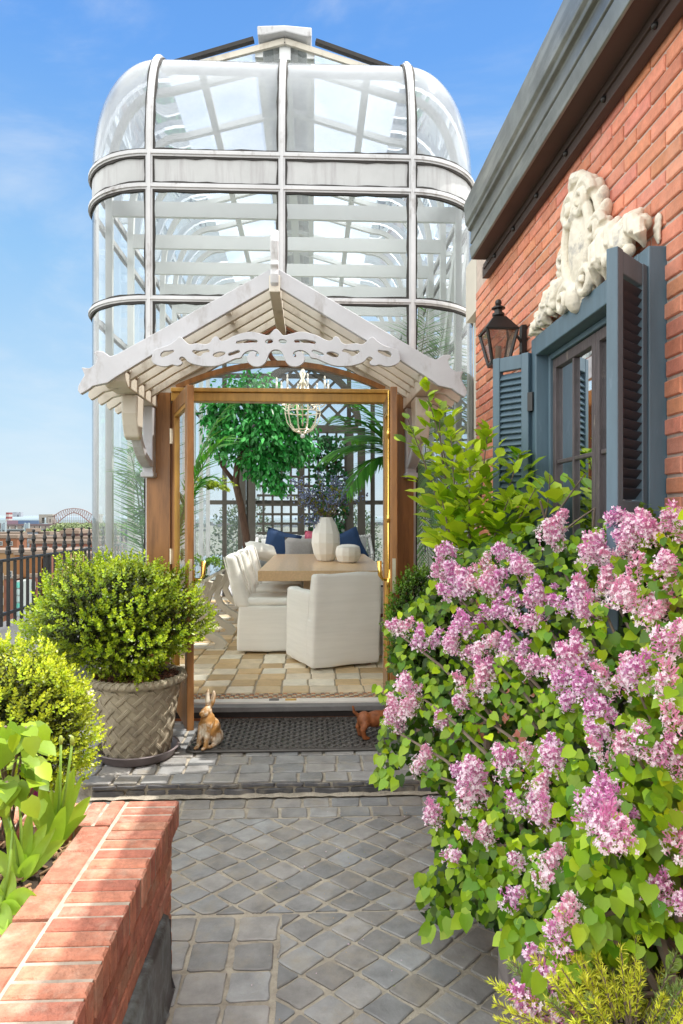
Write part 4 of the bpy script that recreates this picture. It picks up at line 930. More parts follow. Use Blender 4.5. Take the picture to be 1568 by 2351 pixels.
# daybed with spool frame and pillows
db = thing('daybed', (.15, 12.3, FL), 'white spool-turned daybed against the grey trellis at the far end', 'daybed')
def spool(mb, a, b, r, pitch=.05):
    a = Vector(a); b = Vector(b); n = max(2, int((b-a).length/pitch)); mb.tube([a, b], r*.5, 8)
    for k in range(n+1): mb.ball(a.lerp(b, k/n), r, 8, 6)
SW = mt['spool_white']
m = MB(); spool(m, (-.95, 12.55, 1.36), (1.02, 12.55, 1.36), .036); m.bb((-.92, 12.5, .75), (1.0, 12.56, 1.33)); m.build('backrest', SW, db, True)
for x in (-1.0, 1.06):
    m = MB(); spool(m, (x, 12.56, FL), (x, 12.56, 1.38), .034); spool(m, (x, 11.95, FL), (x, 11.95, 1.08), .034); spool(m, (x, 11.95, 1.08), (x, 12.56, 1.34), .03); spool(m, (x, 12.2, .7), (x, 12.2, 1.2), .026); m.build('side_frame', SW, db, True)
m = MB(); m.bb((-.98, 11.9, .55), (1.04, 12.5, .72)); m.build('seat_frame', SW, db, bevel=.01); m = MB(); m.bb((-.95, 11.88, .722), (1.01, 12.48, .86)); soft('mattress', m, mt['pale_blue'], db, .04)
def pillow(c, w, h, th, ry, rz, mat, lab, tilt=.25):
    rot = Matrix.Rotation(rz, 3, 'Z') @ Matrix.Rotation(-tilt, 3, 'X') @ Matrix.Rotation(ry, 3, 'Y'); c = Vector(c); m = MB(); n = 10
    for s in (-1, 1):
        def fn(u, v):
            x = 2*u-1; z = 2*v-1; e = max(0, (1-x**4)*(1-z**4))**.5; k = 1-.10*(1-max(abs(x), abs(z))**2)*0-.08*(1-min(abs(x), abs(z)))*max(abs(x), abs(z))
            return c+rot @ Vector((x*w/2*k, s*th/2*e, z*h/2*k))
        m.grid(fn, n, n)
    o = m.build('pillow', mat, None, True); return tag(o, lab, 'pillow', 'pillows on the daybed')
pillow((-.55, 12.1, 1.18), .62, .62, .2, .28, .1, mt['navy'], 'navy blue pillow on the left end of the daybed'); pillow((-.20, 11.85, 1.12), .56, .5, .2, .04, .05, mt['grey_cloth'], 'plain grey pillow in front of the left navy pillow')
pillow((.10, 12.15, 1.22), .5, .5, .18, .1, 0, mt['pink_cloth'], 'flowered pink pillow half hidden behind the vase'); pillow((.62, 12.1, 1.18), .6, .6, .2, -.4, -.1, mt['navy'], 'navy blue pillow on the right end of the daybed, behind the vase')
pillow((.42, 11.9, 1.05), .45, .36, .16, .1, 0, mt['grey_cloth'], 'small grey pillow behind the lidded jar')
pillow((-.86, 11.3, 1.03), .6, .42, .3, .15, .5, mt['pale_blue'], 'pale blue striped pillow heaped behind the last side chair', .5); pillow((-.80, 10.9, 1.17), .55, .3, .22, .3, .8, LN, 'cream striped pillow on top of the pale blue one', .8)
bn = thing('bench', (-.85, 11.3, FL), 'low white bench by the left wall carrying the heaped striped pillows', 'bench'); m = MB(); m.bb((-1.15, 10.75, .62), (-.62, 11.7, .78)); soft('seat', m, LN, bn, .03); m = MB()
for x in (-1.12, -.67):
    for y in (10.8, 11.6): m.bb((x, y, FL), (x+.05, y+.05, .619))
m.build('leg', SW, bn)
# console with scrolled legs along the left glass
co = thing('console_table', (-1.42, 9.8, FL), 'cream console with glass top and scrolled S-shaped legs along the left glass wall', 'console'); zt = 1.06
m = MB(); m.bb((-1.80, 7.4, zt-.06), (-1.16, 12.0, zt-.012)); m.build('frame', mt['cream_trim'], co, bevel=.008); m = MB(); m.bb((-1.82, 7.36, zt-.011), (-1.14, 12.04, zt)); m.build('glass_top', mt['window_glass'], co)
for y in (7.8, 8.75, 9.7, 10.65, 11.6):
    pts = [(-1.16, y, zt-.07), (-1.19, y, zt-.16), (-1.30, y, zt-.32), (-1.34, y, zt-.45), (-1.28, y, zt-.58), (-1.16, y, zt-.68), (-1.05, y, zt-.74), (-1.0, y, zt-.79), (-1.03, y, zt-.825), (-1.1, y, zt-.81)]
    m = MB(); m.sweep(pts, (0, 1, 0), .12, -.04, .04); m.bb((-1.62, y-.05, FL+.0), (-1.0, y+.05, FL+.02)); m.build('leg', mt['cream_trim'], co, bevel=.01)
# ficus
def foliage(lm, c, r, n, tpl, size, ta, tb, shell=.5, droop=0, lump=.3, seed=0, up=.25, jit=.12, zlight=.0, gaps=0):
    d = unit(n); rr = 1-shell*RNG.random(n)**1.6
    lu = np.array([noise.noise(Vector((q[0]*1.9+seed, q[1]*1.9, q[2]*1.9))) for q in d]); l2 = np.array([noise.noise(Vector((q[0]*4.2, q[1]*4.2+seed, q[2]*4.2))) for q in d])
    rr *= 1+lump*lu+lump*.5*l2
    if gaps: keep = l2 > -gaps; d = d[keep]; rr = rr[keep]; n = len(d)
    pos = A(c)+d*rr[:, None]*A(r); di = d*.6+unit(n)*.7+A([0, 0, -droop]); nr = d*.5+unit(n)*.6+A([0, 0, up+.4])
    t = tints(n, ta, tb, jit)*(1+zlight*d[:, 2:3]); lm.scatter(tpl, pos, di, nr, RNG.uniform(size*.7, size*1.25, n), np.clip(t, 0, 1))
fi = thing('ficus_tree', (-.80, 11.0, FL), 'indoor ficus tree with glossy emerald leaves and leaning dark trunk', 'tree')
m = MB(); tp = [P(572, 1400, 11), P(571, 1330, 11), P(565, 1230, 11), P(553, 1160, 11), P(541, 1110, 11), P(545, 1060, 11), P(575, 1010, 11)]; m.tube(tp, [.075, .07, .062, .058, .055, .045, .03], 10); m.tube([tp[4], P(510, 1070, 11), P(490, 1020, 11)], [.04, .03, .015], 8); m.tube([tp[5], P(620, 1030, 11), P(680, 1010, 11)], [.035, .025, .012], 8); m.build('trunk', mt['bark'], fi, True)
lm = LM()
GA, GB = (.015, .20, .035), (.12, .56, .14)
for (px, py, rx, rz, n) in ((590, 985, 85, 65, 620), (530, 930, 55, 60, 360), (640, 955, 65, 50, 420), (585, 895, 65, 40, 330), (515, 1000, 50, 55, 340), (620, 1070, 42, 50, 260), (660, 1040, 50, 40, 260), (700, 1020, 38, 26, 130), (580, 1055, 45, 40, 240), (495, 950, 38, 40, 180), (690, 975, 40, 30, 150), (640, 1110, 30, 24, 90)):
    c = P(px, py, 11); s = 11/FP; foliage(lm, tuple(c), (rx*s, rx*s*.8, rz*s), int(n*1.9), OVATE, .105, GA, GB, .75, .7, .45, px*.1, jit=.35, gaps=.35)
lm.build('crown', mt['ficus_leaf'], fi)
m = MB(); m.lathe([(.16, 0), (.22, .3), (.24, .34), (.2, .34), (.19, .3)], tuple(Vector((tp[0].x, 11, FL))), 20); m.build('pot', mt['cream_trim'], fi)
# trellis with vine
TG = mt['trellis_grey']; tr = thing('trellis', (-.18, 12.78, FL), 'grey lattice trellis with square grid and arched diamond top at the far end', 'trellis'); yt = 12.78
tx0 = P(590, 1000, yt).x; tx1 = P(798, 1000, yt).x; ztop = P(700, 994, yt).z
m = MB()
for x in (tx0-.10, tx1+.04, (tx0+tx1)/2-.03): m.bb((x-.06, yt-.05, FL), (x+.07, yt+.05, ztop))
m.bb((tx0-.22, yt-.06, ztop), (tx1+.2, yt+.06, ztop+.14)); m.bb((tx0-.15, yt-.05, FL), (tx1+.1, yt+.05, FL+.3))
for x in (tx0-.28, tx1+.26): m.bb((x-.07, yt-.04, FL), (x+.07, yt+.06, ztop+.1))
xa_ = (tx0+tx1)/2; ra_ = (tx1-tx0)/2+.2
m.sweep([(xa_+ra_*math.cos(a), yt, ztop+.14+ra_*1.05*math.sin(a)) for a in [pi*k/20 for k in range(21)]], (0, 1, 0), .09, -.06, .06); m.build('frame', TG, tr)
m = MB(); x = tx0+.12; 
while x < tx1: m.bb((x-.021, yt-.012, FL+.3), (x+.021, yt+.002, ztop)); x += .17
z = FL+.5
while z < ztop: m.bb((tx0, yt-.024, z-.022), (tx1, yt-.0125, z+.022)); z += .175
for sg in (-1, 1):
    k = -ra_*2
    while k < ra_*2:
        pts = []
        for i in range(81):
            u = -ra_+2*ra_*i/80; zz = sg*u+k
            if 0 <= zz and u*u+(zz/1.05)**2 < ra_*ra_: pts.append((xa_+u, zz))
        if len(pts) > 3: m.bar((pts[0][0], yt+.006*sg, ztop+.14+pts[0][1]), (pts[-1][0], yt+.006*sg, ztop+.14+pts[-1][1]), .010, .05)
        k += .33
m.build('lattice', TG, tr)
vn = thing('climbing_vine', (.4, 12.7, FL), 'dark green vine climbing the right half of the grey trellis', 'vine'); lm = LM(); m = MB()
for k in range(7):
    x = U(.0, .62); pts = []
    for i in range(14): pts.append(Vector((x+.12*math.sin(i*.9+k)+.03*i*(.3-x), 12.70, FL+.3+.2*i)))
    m.tube(pts, .008, 5)
    L = A([tuple(p+Vector((U(-.1, .1), U(-.05, .03), U(-.1, .1)))) for p in pts for _ in range(16) if U(0, 1) < .75]); n = len(L); lm.scatter(HEART, L, unit(n)+A([0, -.2, -.7]), unit(n)*.5+A([0, -1, .3]), RNG.uniform(.05, .09, n), tints(n, (.008, .07, .015), (.03, .2, .05), .2))
m.build('stems', mt['bark'], vn); lm.build('leaves', mt['ficus_leaf'], vn)
# chandelier
ch_ = thing('chandelier', (-.12, 8.9, 4.5), 'brass cage chandelier with candle arms and bead swags hanging over the table', 'chandelier'); OBr = mt['old_brass']; cx, cy, z0 = -.12, 8.9, 2.80
m = MB(); m.tube([(cx, cy, z0+.1), (cx, cy, 4.6)], .010, 6); m.lathe([(.02, .62), (.05, .66), (.02, .72), (.045, .78), (.02, .84)], (cx, cy, z0), 12)
for k in range(10):
    a = 2*pi*k/10; ca_, sa = math.cos(a), math.sin(a); prof_ = [(.03, .0), (.12, .04), (.2, .14), (.23, .28), (.20, .42), (.10, .55), (.03, .66)]
    m.tube([(cx+r*ca_, cy+r*sa, z0+z) for r, z in prof_], .0075, 5)
for r, z in ((.235, .28), (.13, .045)): m.tube([(cx+r*math.cos(a), cy+r*math.sin(a), z0+z) for a in [2*pi*k/24 for k in range(25)]], .008, 5)
m.build('cage', OBr, ch_, True)
for k in range(8):
    a = 2*pi*k/8+.2; ca_, sa = math.cos(a), math.sin(a); m = MB(); m.tube([(cx+r*ca_, cy+r*sa, z0+z) for r, z in [(.05, .5), (.14, .36), (.26, .36), (.33, .44), (.34, .50)]], .008, 5); m.lathe([(.01, 0), (.035, .012), (.04, .02), (.015, .03), (.015, .05)], (cx+.34*ca_, cy+.34*sa, z0+.5), 8); o = m.build('arm', OBr, ch_, True)
    m = MB(); m.tube([(cx+.34*ca_, cy+.34*sa, z0+.551), (cx+.34*ca_, cy+.34*sa, z0+.66)], .013, 8); m.ball((cx+.34*ca_, cy+.34*sa, z0+.69), (.012, .012, .03), 8, 6); m.build('candle', mt['tree_bulb'], o, True)
m = MB()
for k in range(8):
    a = 2*pi*k/8+.2; b = a+2*pi/8
    for i in range(12):
        t = i/12; sag = .10*4*t*(1-t); aa = lerp(a, b, t); m.ball((cx+.33*math.cos(aa), cy+.33*math.sin(aa), z0+.5-sag), .009, 5, 4)
m.build('beads', mt['spool_white'], ch_, True); m = MB(); m.ball((cx, cy, z0-.03), .03, 8, 6); m.build('crystal_drop', mt['spool_white'], ch_, True)
# urn
ur = thing('urn', (.80, 7.42, FL), 'white glazed urn with dark painted rings behind the right door leaf', 'urn'); c = (.80, 7.42, FL)
m = MB(); m.lathe([(.13, 0), (.13, .03), (.10, .06), (.14, .2), (.2, .42), (.21, .55), (.185, .66), (.18, .70), (.21, .74), (.215, .77), (.19, .78), (.16, .70)], c, 28); m.build('body', mt['urn_glaze'], ur, True)
m = MB(); m.lathe([(.2165, .745), (.2185, .755), (.2165, .765)], c, 28, (.05, .05, .06), cap=False); m.lathe([(.2025, .42), (.2055, .44), (.2055, .46)], c, 28, (.25, .07, .05), cap=False)
for k in range(9): a = 2*pi*k/9; m.tube([(c[0]+(.208+.004)*math.cos(a+.16*math.cos(b)), c[1]+.212*math.sin(a+.16*math.cos(b)), FL+.52+.05*math.sin(b)) for b in [2*pi*j/10 for j in range(11)]], .005, 4, (.25, .07, .05))
m.build('painted_rings', mt['urn_glaze'], ur, True)
# white chair on the right, seen through the right glass
rc = thing('side_chair', (1.12, 7.1, FL), 'white chair seen through the glass right of the doorway, beside the palm', 'chair'); m = MB(); m.bb((.9, 6.85, FL+.03), (1.36, 7.4, .72)); soft('seat', m, LN, rc, .04); m = MB(); m.bb((.98, 7.3, .6), (1.4, 7.42, 1.32)); soft('backrest', m, LN, rc, .05); m = MB(); m.bb((.92, 6.87, FL), (1.34, 7.38, FL+.031)); m.build('base', mt['oak_dark'], rc)
# palms
def palm(lab, base, fronds, n=42, hgt=.34):
    t = thing('palm', base, lab, 'palm'); m = MB(); b = Vector(base)
    m.lathe([(.13, 0), (.19, .3), (.2, .36), (.17, .36), (.16, .3)], b, 18); m.build('pot', mt['cream_trim'], t)
    if hgt > .5: m = MB(); m.tube([b+Vector((0, 0, .3)), b+Vector((.01, 0, hgt*.6)), b+Vector((0, 0, hgt+.03))], [.045, .035, .03], 8); m.build('trunk', mt['bark'], t)
    for (tip, rise, wl) in fronds:
        tip = Vector(tip); st = b+Vector((U(-.05, .05), U(-.05, .05), hgt)); mid = st.lerp(tip, .5)+Vector((0, 0, rise)); cur = [st.lerp(mid, k/16).lerp(mid.lerp(tip, k/16), k/16) for k in range(17)]
        m = MB(); m.tube(cur, [.011*(1-.8*k/16) for k in range(17)], 5, (.10, .2, .04)); o = m.build('frond', mt['needle'], t); lm = LM(); pos = []; di = []; sz = []
        for i in range(n):
            tt_ = .22+.78*i/n; p = st.lerp(mid, tt_).lerp(mid.lerp(tip, tt_), tt_); d = (mid.lerp(tip, tt_)-st.lerp(mid, tt_)).normalized(); sd = d.cross(Vector((0, 0, 1)))
            sd = sd.normalized() if sd.length > .05 else Vector((1, 0, 0))
            for s in (-1, 1): pos.append(p); di.append(d*.75+sd*s*.8+Vector((0, 0, -.25+U(-.1, .1)))); sz.append(wl*(.4+1.1*math.sin(pi*min(1, .15+.8*tt_)))*U(.9, 1.1))
        n2 = len(pos); lm.scatter((A([(0, 0, 0), (-.045, .3, .01), (.045, .3, .01), (0, 1, -.1)]), BLADE[1]), A([tuple(p) for p in pos]), A([tuple(p) for p in di]), unit(n2)*.3+A([0, -.3, 1]), A(sz), tints(n2, (.04, .19, .025), (.13, .42, .05), .15)); lm.build('leaflets', mt['leaf'], o)
palm('large palm inside the glasshouse right of the doorway, fronds arching over the table', (1.05, 7.3, FL), [((.22, 7.0, 2.75), .32, .30), ((.30, 7.5, 3.05), .40, .32), ((.12, 7.3, 2.35), .42, .30), ((.34, 6.9, 1.95), .55, .28), ((.45, 7.9, 2.6), .4, .28), ((1.0, 6.3, 3.75), .2, .26), ((1.33, 6.8, 3.6), .15, .24), ((.82, 6.45, 3.35), .3, .26), ((.98, 6.15, 1.25), .75, .24), ((1.1, 6.2, .75), .9, .24), ((1.22, 6.35, 1.7), .6, .24), ((1.3, 6.9, 1.5), .8, .24), ((.5, 6.7, 3.2), .4, .3), ((1.12, 6.5, 3.75), .12, .32), ((.92, 6.55, 3.6), .12, .32), ((1.28, 6.7, 3.4), .1, .3)], 44, 1.95)
palm('palm behind the left glass with thin drooping fronds', (-1.58, 6.9, FL), [((-1.66, 6.35, 2.0), 1.3, .24), ((-1.75, 6.5, 2.35), 1.0, .24), ((-1.42, 6.2, 2.2), 1.0, .24), ((-1.35, 6.4, 3.1), .5, .22), ((-1.7, 6.8, 3.2), .4, .22), ((-1.5, 6.3, 1.6), 1.2, .22), ((-.75, 6.6, 2.5), .9, .25), ((-.85, 7.2, 2.9), .8, .25), ((-.95, 7.0, 2.1), 1.0, .22), ((-1.8, 7.2, 2.6), .8, .22)], 36)
def fernlet(lab, c, n, ln, ta, tb, name='fern'):
    t = thing(name, c, lab, 'plant'); lm = LM(); st = MB(); c = Vector(c); ps = []; ds = []
    for k in range(n):
        a = U(0, 2*pi); d = Vector((math.cos(a), math.sin(a), U(.3, 1.2))).normalized(); tip = c+d*ln*U(.6, 1)-Vector((0, 0, ln*.35)); mid = c+d*ln*.6; cur = [c.lerp(mid, q/8).lerp(mid.lerp(tip, q/8), q/8) for q in range(9)]; st.tube(cur, .003, 4, (.1, .2, .03))
        for p, q in zip(cur, cur[1:]):
            for s in range(4): ps.append(tuple(p.lerp(q, U(0, 1)))); e = (q-p).normalized()*.5+Vector((U(-1, 1), U(-1, 1), U(-.6, .4))); ds.append(tuple(e))
    n2 = len(ps); lm.scatter(RHOMB, A(ps), A(ds), unit(n2)*.5+A([0, 0, 1]), RNG.uniform(.03, .055, n2), tints(n2, ta, tb, .15)); st.build('stems', mt['needle'], t); lm.build('leaves', mt['leaf'], t)
fernlet('bright green fern hanging inside just beside the left door leaf', (-1.12, 7.6, 2.02), 22, .34, (.25, .36, .03), (.42, .5, .06)); fernlet('trailing plant with tiny violet flowers on the console inside the left glass', (-1.62, 7.7, 1.2), 26, .42, (.06, .16, .04), (.16, .28, .1), 'trailing_plant'); fernlet('light airy green plant at the near end of the glass console', (-1.3, 8.3, 1.12), 18, .36, (.10, .24, .03), (.26, .38, .06), 'potted_plant')
# ================================================================ small things on the platform
mat_ = thing('doormat', (-.17, 5.05, ZP), 'black woven rubber doormat in front of the threshold', 'doormat'); RU = mt['rubber']
x0, x1, y0, y1 = -.86, .52, 4.69, 5.44
m = MB(); pr_ = []
for cx_, cy_, a0 in ((x1-.05, y1-.05, 0), (x0+.05, y1-.05, pi/2), (x0+.05, y0+.05, pi), (x1-.05, y0+.05, 1.5*pi)):
    for k in range(5): pr_.append((cx_+.05*math.cos(a0+pi/2*k/4), cy_+.05*math.sin(a0+pi/2*k/4), ZP+.001))
m.prism(pr_, (0, 0, .008)); o = m.build('base', mt['black_iron'], mat_); m = MB(); m.tube([(p[0], p[1], ZP+.012) for p in pr_]+[(pr_[0][0], pr_[0][1], ZP+.012)], .009, 6, cap=False); m.build('edging', RU, mat_)
m = MB(); nx = 32; ny = 15; px_ = (x1-x0-.06)/nx; py_ = (y1-y0-.10)/ny
for i in range(nx):
    x = x0+.03+(i+.5)*px_; pts = [(x, y0+.05+j*py_/2, ZP+.014+(.006 if True else 0)*math.sin(j*pi/2+i*pi)) for j in range(2*ny+1)]; m.sweep(pts, (1, 0, 0), px_*.55, -.002, .003, out=(0, 0, 1))
for j in range(ny):
    y = y0+.05+(j+.5)*py_; pts = [(x0+.02+i*px_/4, y, ZP+.0155+.008*math.cos((i/4-.5)*pi+(j+0)*pi)) for i in range(4*nx+3)]; m.sweep(pts, (0, 1, 0), py_*.52, -.003, .003, out=(0, 0, 1))
for i in range(20):
    for y in (y0+.035, y1-.035): m.tube([(x0+.06+i*(x1-x0-.12)/19+.022*math.cos(a), y+.014*math.sin(a), ZP+.018) for a in [2*pi*k/8 for k in range(9)]], .005, 5, cap=False)
for y in (y0+.018, y1-.018, y0+.052, y1-.052): m.bb((x0+.04, y-.006, ZP+.009), (x1-.04, y+.006, ZP+.021))
m.build('weave', RU, mat_)
def shaped(name, lab, cat, parts, mat, vox, loc, rotz, disp=.006, sq=1):
    m = MB(); R3 = Matrix.Rotation(rotz, 3, 'Z'); L = Vector(loc)
    for kind, *a in parts:
        if kind == 'b': c, r, rx, ry = a; c = (c[0]*sq, c[1], c[2]); r = (r[0]*sq, r[1], r[2]); m.ball(L+R3 @ Vector(c), r, 16, 12, R3 @ Matrix.Rotation(rx, 3, 'X') @ Matrix.Rotation(ry, 3, 'Y'))
        else: pts, rr = a; pts = [(p[0]*sq, p[1], p[2]) for p in pts]; m.tube([L+R3 @ Vector(p) for p in pts], rr, 10)
    o = m.build(name, mat, None); remesh(o, vox, disp, .03); return tag(o, lab, cat)
ex, ey, ez = 0, 0, 0
shaped('rabbit_figurine', 'rusty white cast iron rabbit figurine sitting upright at the left end of the doormat', 'figurine', [
 ('b', (0, .02, .10), (.072, .085, .095), .2, 0), ('b', (0, -.02, .165), (.058, .06, .085), 0, 0), ('b', (.055, .03, .055), (.035, .065, .055), 0, 0), ('b', (-.055, .03, .055), (.035, .065, .055), 0, 0),
 ('t', [(.03, -.05, .17), (.034, -.07, .09), (.034, -.085, .02)], [.026, .02, .018]), ('t', [(-.03, -.05, .17), (-.034, -.07, .09), (-.034, -.085, .02)], [.026, .02, .018]), ('b', (.034, -.105, .014), (.018, .035, .014), 0, 0), ('b', (-.034, -.105, .014), (.018, .035, .014), 0, 0),
 ('b', (.06, -.03, .014), (.02, .06, .014), 0, 0), ('b', (-.06, -.03, .014), (.02, .06, .014), 0, 0), ('b', (0, -.03, .245), (.036, .052, .036), .1, 0), ('b', (0, -.072, .235), (.023, .03, .022), .2, 0), ('b', (.022, -.07, .236), (.015, .02, .016), 0, 0), ('b', (-.022, -.07, .236), (.015, .02, .016), 0, 0),
 ('t', [(.016, -.01, .26), (.03, .005, .31), (.036, .012, .36), (.034, .012, .385)], [.010, .018, .014, .005]), ('t', [(-.016, -.01, .26), (-.024, .005, .31), (-.026, .012, .365), (-.024, .012, .392)], [.010, .018, .014, .005]), ('b', (0, .10, .05), (.03, .03, .03), 0, 0), ('b', (.026, -.055, .258), (.008, .008, .008), 0, 0), ('b', (-.026, -.055, .258), (.008, .008, .008), 0, 0)], mt['rust_white'], .006, (-.715, 4.80, ZP+.02), -.45, .006, .84)
shaped('dog_figurine', 'rusty brown cast iron dog figurine at the right end of the doormat', 'figurine', [
 ('b', (0, .03, .13), (.055, .12, .06), 0, 0), ('b', (0, -.07, .14), (.058, .06, .066), 0, 0), ('b', (0, .13, .135), (.052, .055, .06), 0, 0), ('t', [(.035, -.08, .12), (.04, -.085, .05), (.04, -.09, .015)], [.026, .02, .018]), ('t', [(-.035, -.08, .12), (-.04, -.085, .05), (-.04, -.09, .015)], [.026, .02, .018]),
 ('t', [(.035, .13, .12), (.042, .16, .07), (.042, .145, .015)], [.034, .022, .017]), ('t', [(-.035, .13, .12), (-.042, .16, .07), (-.042, .145, .015)], [.034, .022, .017]), ('b', (.04, -.105, .013), (.02, .03, .013), 0, 0), ('b', (-.04, -.105, .013), (.02, .03, .013), 0, 0), ('b', (.042, .13, .012), (.018, .03, .012), 0, 0), ('b', (-.042, .13, .012), (.018, .03, .012), 0, 0),
 ('t', [(0, -.09, .17), (0, -.12, .21)], [.045, .042]), ('b', (0, -.14, .225), (.046, .055, .045), 0, 0), ('t', [(0, -.16, .215), (0, -.215, .2)], [.032, .024]), ('b', (.048, -.12, .21), (.012, .03, .045), .2, .2), ('b', (-.048, -.12, .21), (.012, .03, .045), .2, -.2), ('t', [(0, .17, .16), (0, .21, .2), (0, .22, .245)], [.016, .012, .008])], mt['rust'], .007, (.50, 4.95, ZP+.02), 1.9)
# ================================================================ potted boxwood
pc = Vector((-1.18, 4.68, ZP))
po = thing('plant_pot', pc, 'large stone-coloured pot with basketweave relief and rope rim holding the round boxwood', 'pot')
rprof = lambda z: .205+.085*(z/.55)**1.1
m = MB(); zs = [k/26*.54 for k in range(27)]; n = 96
m.grid(lambda u, v: pc+Vector((rprof(.008+.5*v)*math.cos(2*pi*u), rprof(.008+.5*v)*math.sin(2*pi*u), .008+.50*v)), 96, 10)
m.lathe([(rprof(.02)+.008, .012), (rprof(.02)+.012, .022), (rprof(.03)+.008, .034)], pc, 96, cap=False)
o = m.build('body', mt['pot_stone'], po, True)
m = MB(); NS = 15; turn = 2*pi*3.6/NS
for fam in (1, -1):
    for k in range(NS):
        for rib in (-1, 0, 1):
            pts = []; rad = []
            for i in range(41):
                t = i/40; z = .035+.455*t; a = 2*pi*k/NS+fam*turn*t*1.25+rib*.046
                other = (a+fam*turn*t*1.25)*NS/(2*pi)      # how far along the crossing family
                own = (a-fam*turn*t*1.25)*NS/(2*pi)
                ph = math.cos(pi*(other+(0 if fam > 0 else 1)+round(own)))
                r = rprof(z)+.001+.0048*ph; pts.append(pc+Vector((r*math.cos(a), r*math.sin(a), z))); rad.append(.0066 if rib else .0072)
            m.tube(pts, rad, 6)
m.build('weave', mt['pot_stone'], po, True)
m = MB(); rr_ = []
for k in range(160): a = 2*pi*k/159; rr_.append(pc+Vector(((.300+.004*math.sin(a*40))*math.cos(a), (.300+.004*math.sin(a*40))*math.sin(a), .53+.004*math.sin(a*40+1))))
m.tube(rr_, .026, 10, cap=False)
for k in range(40):
    a = 2*pi*k/40; pts = []
    for i in range(7): b = -.4+i*.42; aa = a+.02*i; pts.append(pc+Vector(((.300+.027*math.cos(b))*math.cos(aa), (.300+.027*math.cos(b))*math.sin(aa), .53+.027*math.sin(b))))
    m.tube(pts, .006, 5)
m.build('rim', mt['pot_stone'], po, True)
m = MB(); m.grid(lambda u, v: pc+Vector(((.285*u)*math.cos(2*pi*v), (.285*u)*math.sin(2*pi*v), .515+.02*(1-u)+.012*noise.noise(Vector((u*9*math.cos(2*pi*v), u*9*math.sin(2*pi*v), 0))))), 8, 40); m.build('soil', mt['soil'], po, True)
m = MB()
for k in range(420):
    a = U(0, 2*pi); r = .275*math.sqrt(U(0, 1)); c = U(.5, 1.2); m.box(pc+Vector((r*math.cos(a), r*math.sin(a), .53+U(0, .018))), (U(.02, .05), U(.004, .01), .003), Matrix.Rotation(U(0, pi), 3, 'Z') @ Matrix.Rotation(U(-.5, .5), 3, 'Y'), (.20*c, .085*c, .05*c))
tag(m.build('mulch', mt['mulch'], po), kind='stuff')
sa = thing('pot_saucer', pc, 'dark plum-grey plastic saucer under the basketweave pot', 'saucer'); m = MB(); m.lathe([(.235, .001), (.245, .01), (.268, .06), (.279, .063), (.279, .068), (.262, .068), (.242, .018), (.2, .007)], pc, 48); m.build('dish', mt['saucer'], sa, True)
def boxwood(t, c, r, n, ta, tb, tip, leaf=.021, seed=0, lump=.22, flat_=1.0, sun=(.5, .1, .8), hole=None, edge=0):
    c = A(c); d = unit(n); sd = seed
    lu = np.array([noise.noise(Vector((q[0]*1.7+sd, q[1]*1.7, q[2]*1.7))) for q in d]); l2 = np.array([noise.noise(Vector((q[0]*4.6, q[1]*4.6+sd, q[2]*4.6))) for q in d]); l3 = np.array([noise.noise(Vector((q[0]*11, q[1]*11, q[2]*11+sd))) for q in d])
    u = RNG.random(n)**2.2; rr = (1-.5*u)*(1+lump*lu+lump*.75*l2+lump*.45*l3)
    pos = c+d*rr[:, None]*A(r); grow = d*.8+A([0, 0, .55])+unit(n)*.35; grow /= np.linalg.norm(grow, axis=1, keepdims=True)
    lm = LM(); ln = RNG.uniform(.045, .085, n)
    base = tints(n, ta, tb, .12)
    dark = np.clip(1-1.9*u[:, None], .12, 1)*np.clip(1+.9*l2[:, None], .45, 1.25)  # tint dimmed towards the core and hollows, shade put into the leaf colour
    side = np.cross(grow, unit(n)); side /= np.linalg.norm(side, axis=1, keepdims=True); s2 = np.cross(grow, side)
    K = 9
    for k in range(K):
        t_ = (k+.5)/K; an = k*2.4; rad = side*math.cos(an)+s2*math.sin(an)
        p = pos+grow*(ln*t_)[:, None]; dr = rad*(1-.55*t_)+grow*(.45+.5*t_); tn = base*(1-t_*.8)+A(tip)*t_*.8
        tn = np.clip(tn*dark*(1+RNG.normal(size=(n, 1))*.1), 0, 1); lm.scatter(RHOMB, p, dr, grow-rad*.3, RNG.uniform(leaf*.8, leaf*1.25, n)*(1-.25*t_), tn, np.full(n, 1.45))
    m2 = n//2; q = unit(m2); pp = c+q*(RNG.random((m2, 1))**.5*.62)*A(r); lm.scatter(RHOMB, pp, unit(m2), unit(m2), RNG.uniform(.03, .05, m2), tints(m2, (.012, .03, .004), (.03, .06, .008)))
    lm.build('foliage', mt['box_leaf'], t)
    m = MB(); rs = random.Random(seed+3); b0 = Vector(tuple(c))-Vector((0, 0, r[2]*1.12))
    for k in range(16):
        a = rs.uniform(0, 2*pi); q = rs.uniform(.2, .75); tp = Vector(tuple(c))+Vector((r[0]*q*math.cos(a), r[1]*q*math.sin(a), r[2]*rs.uniform(-.5, .6))); s = b0+Vector((rs.uniform(-.04, .04), rs.uniform(-.04, .04), 0)); md = s.lerp(tp, .5)+Vector((rs.uniform(-.05, .05), rs.uniform(-.05, .05), -.04)); m.tube([s, s.lerp(md, .6), md, md.lerp(tp, .5), tp], [.012, .010, .008, .006, .003], 5)
    m.build('stems', mt['twig'], t)
bx1 = thing('boxwood_shrub', pc+Vector((0, 0, .5)), 'round bright green boxwood growing in the basketweave pot left of the doors', 'shrub')
boxwood(bx1, (-1.30, 4.66, 1.035), (.53, .46, .37), 4300, (.09, .20, .010), (.24, .36, .015), (.47, .55, .025), .024, 2, .30)
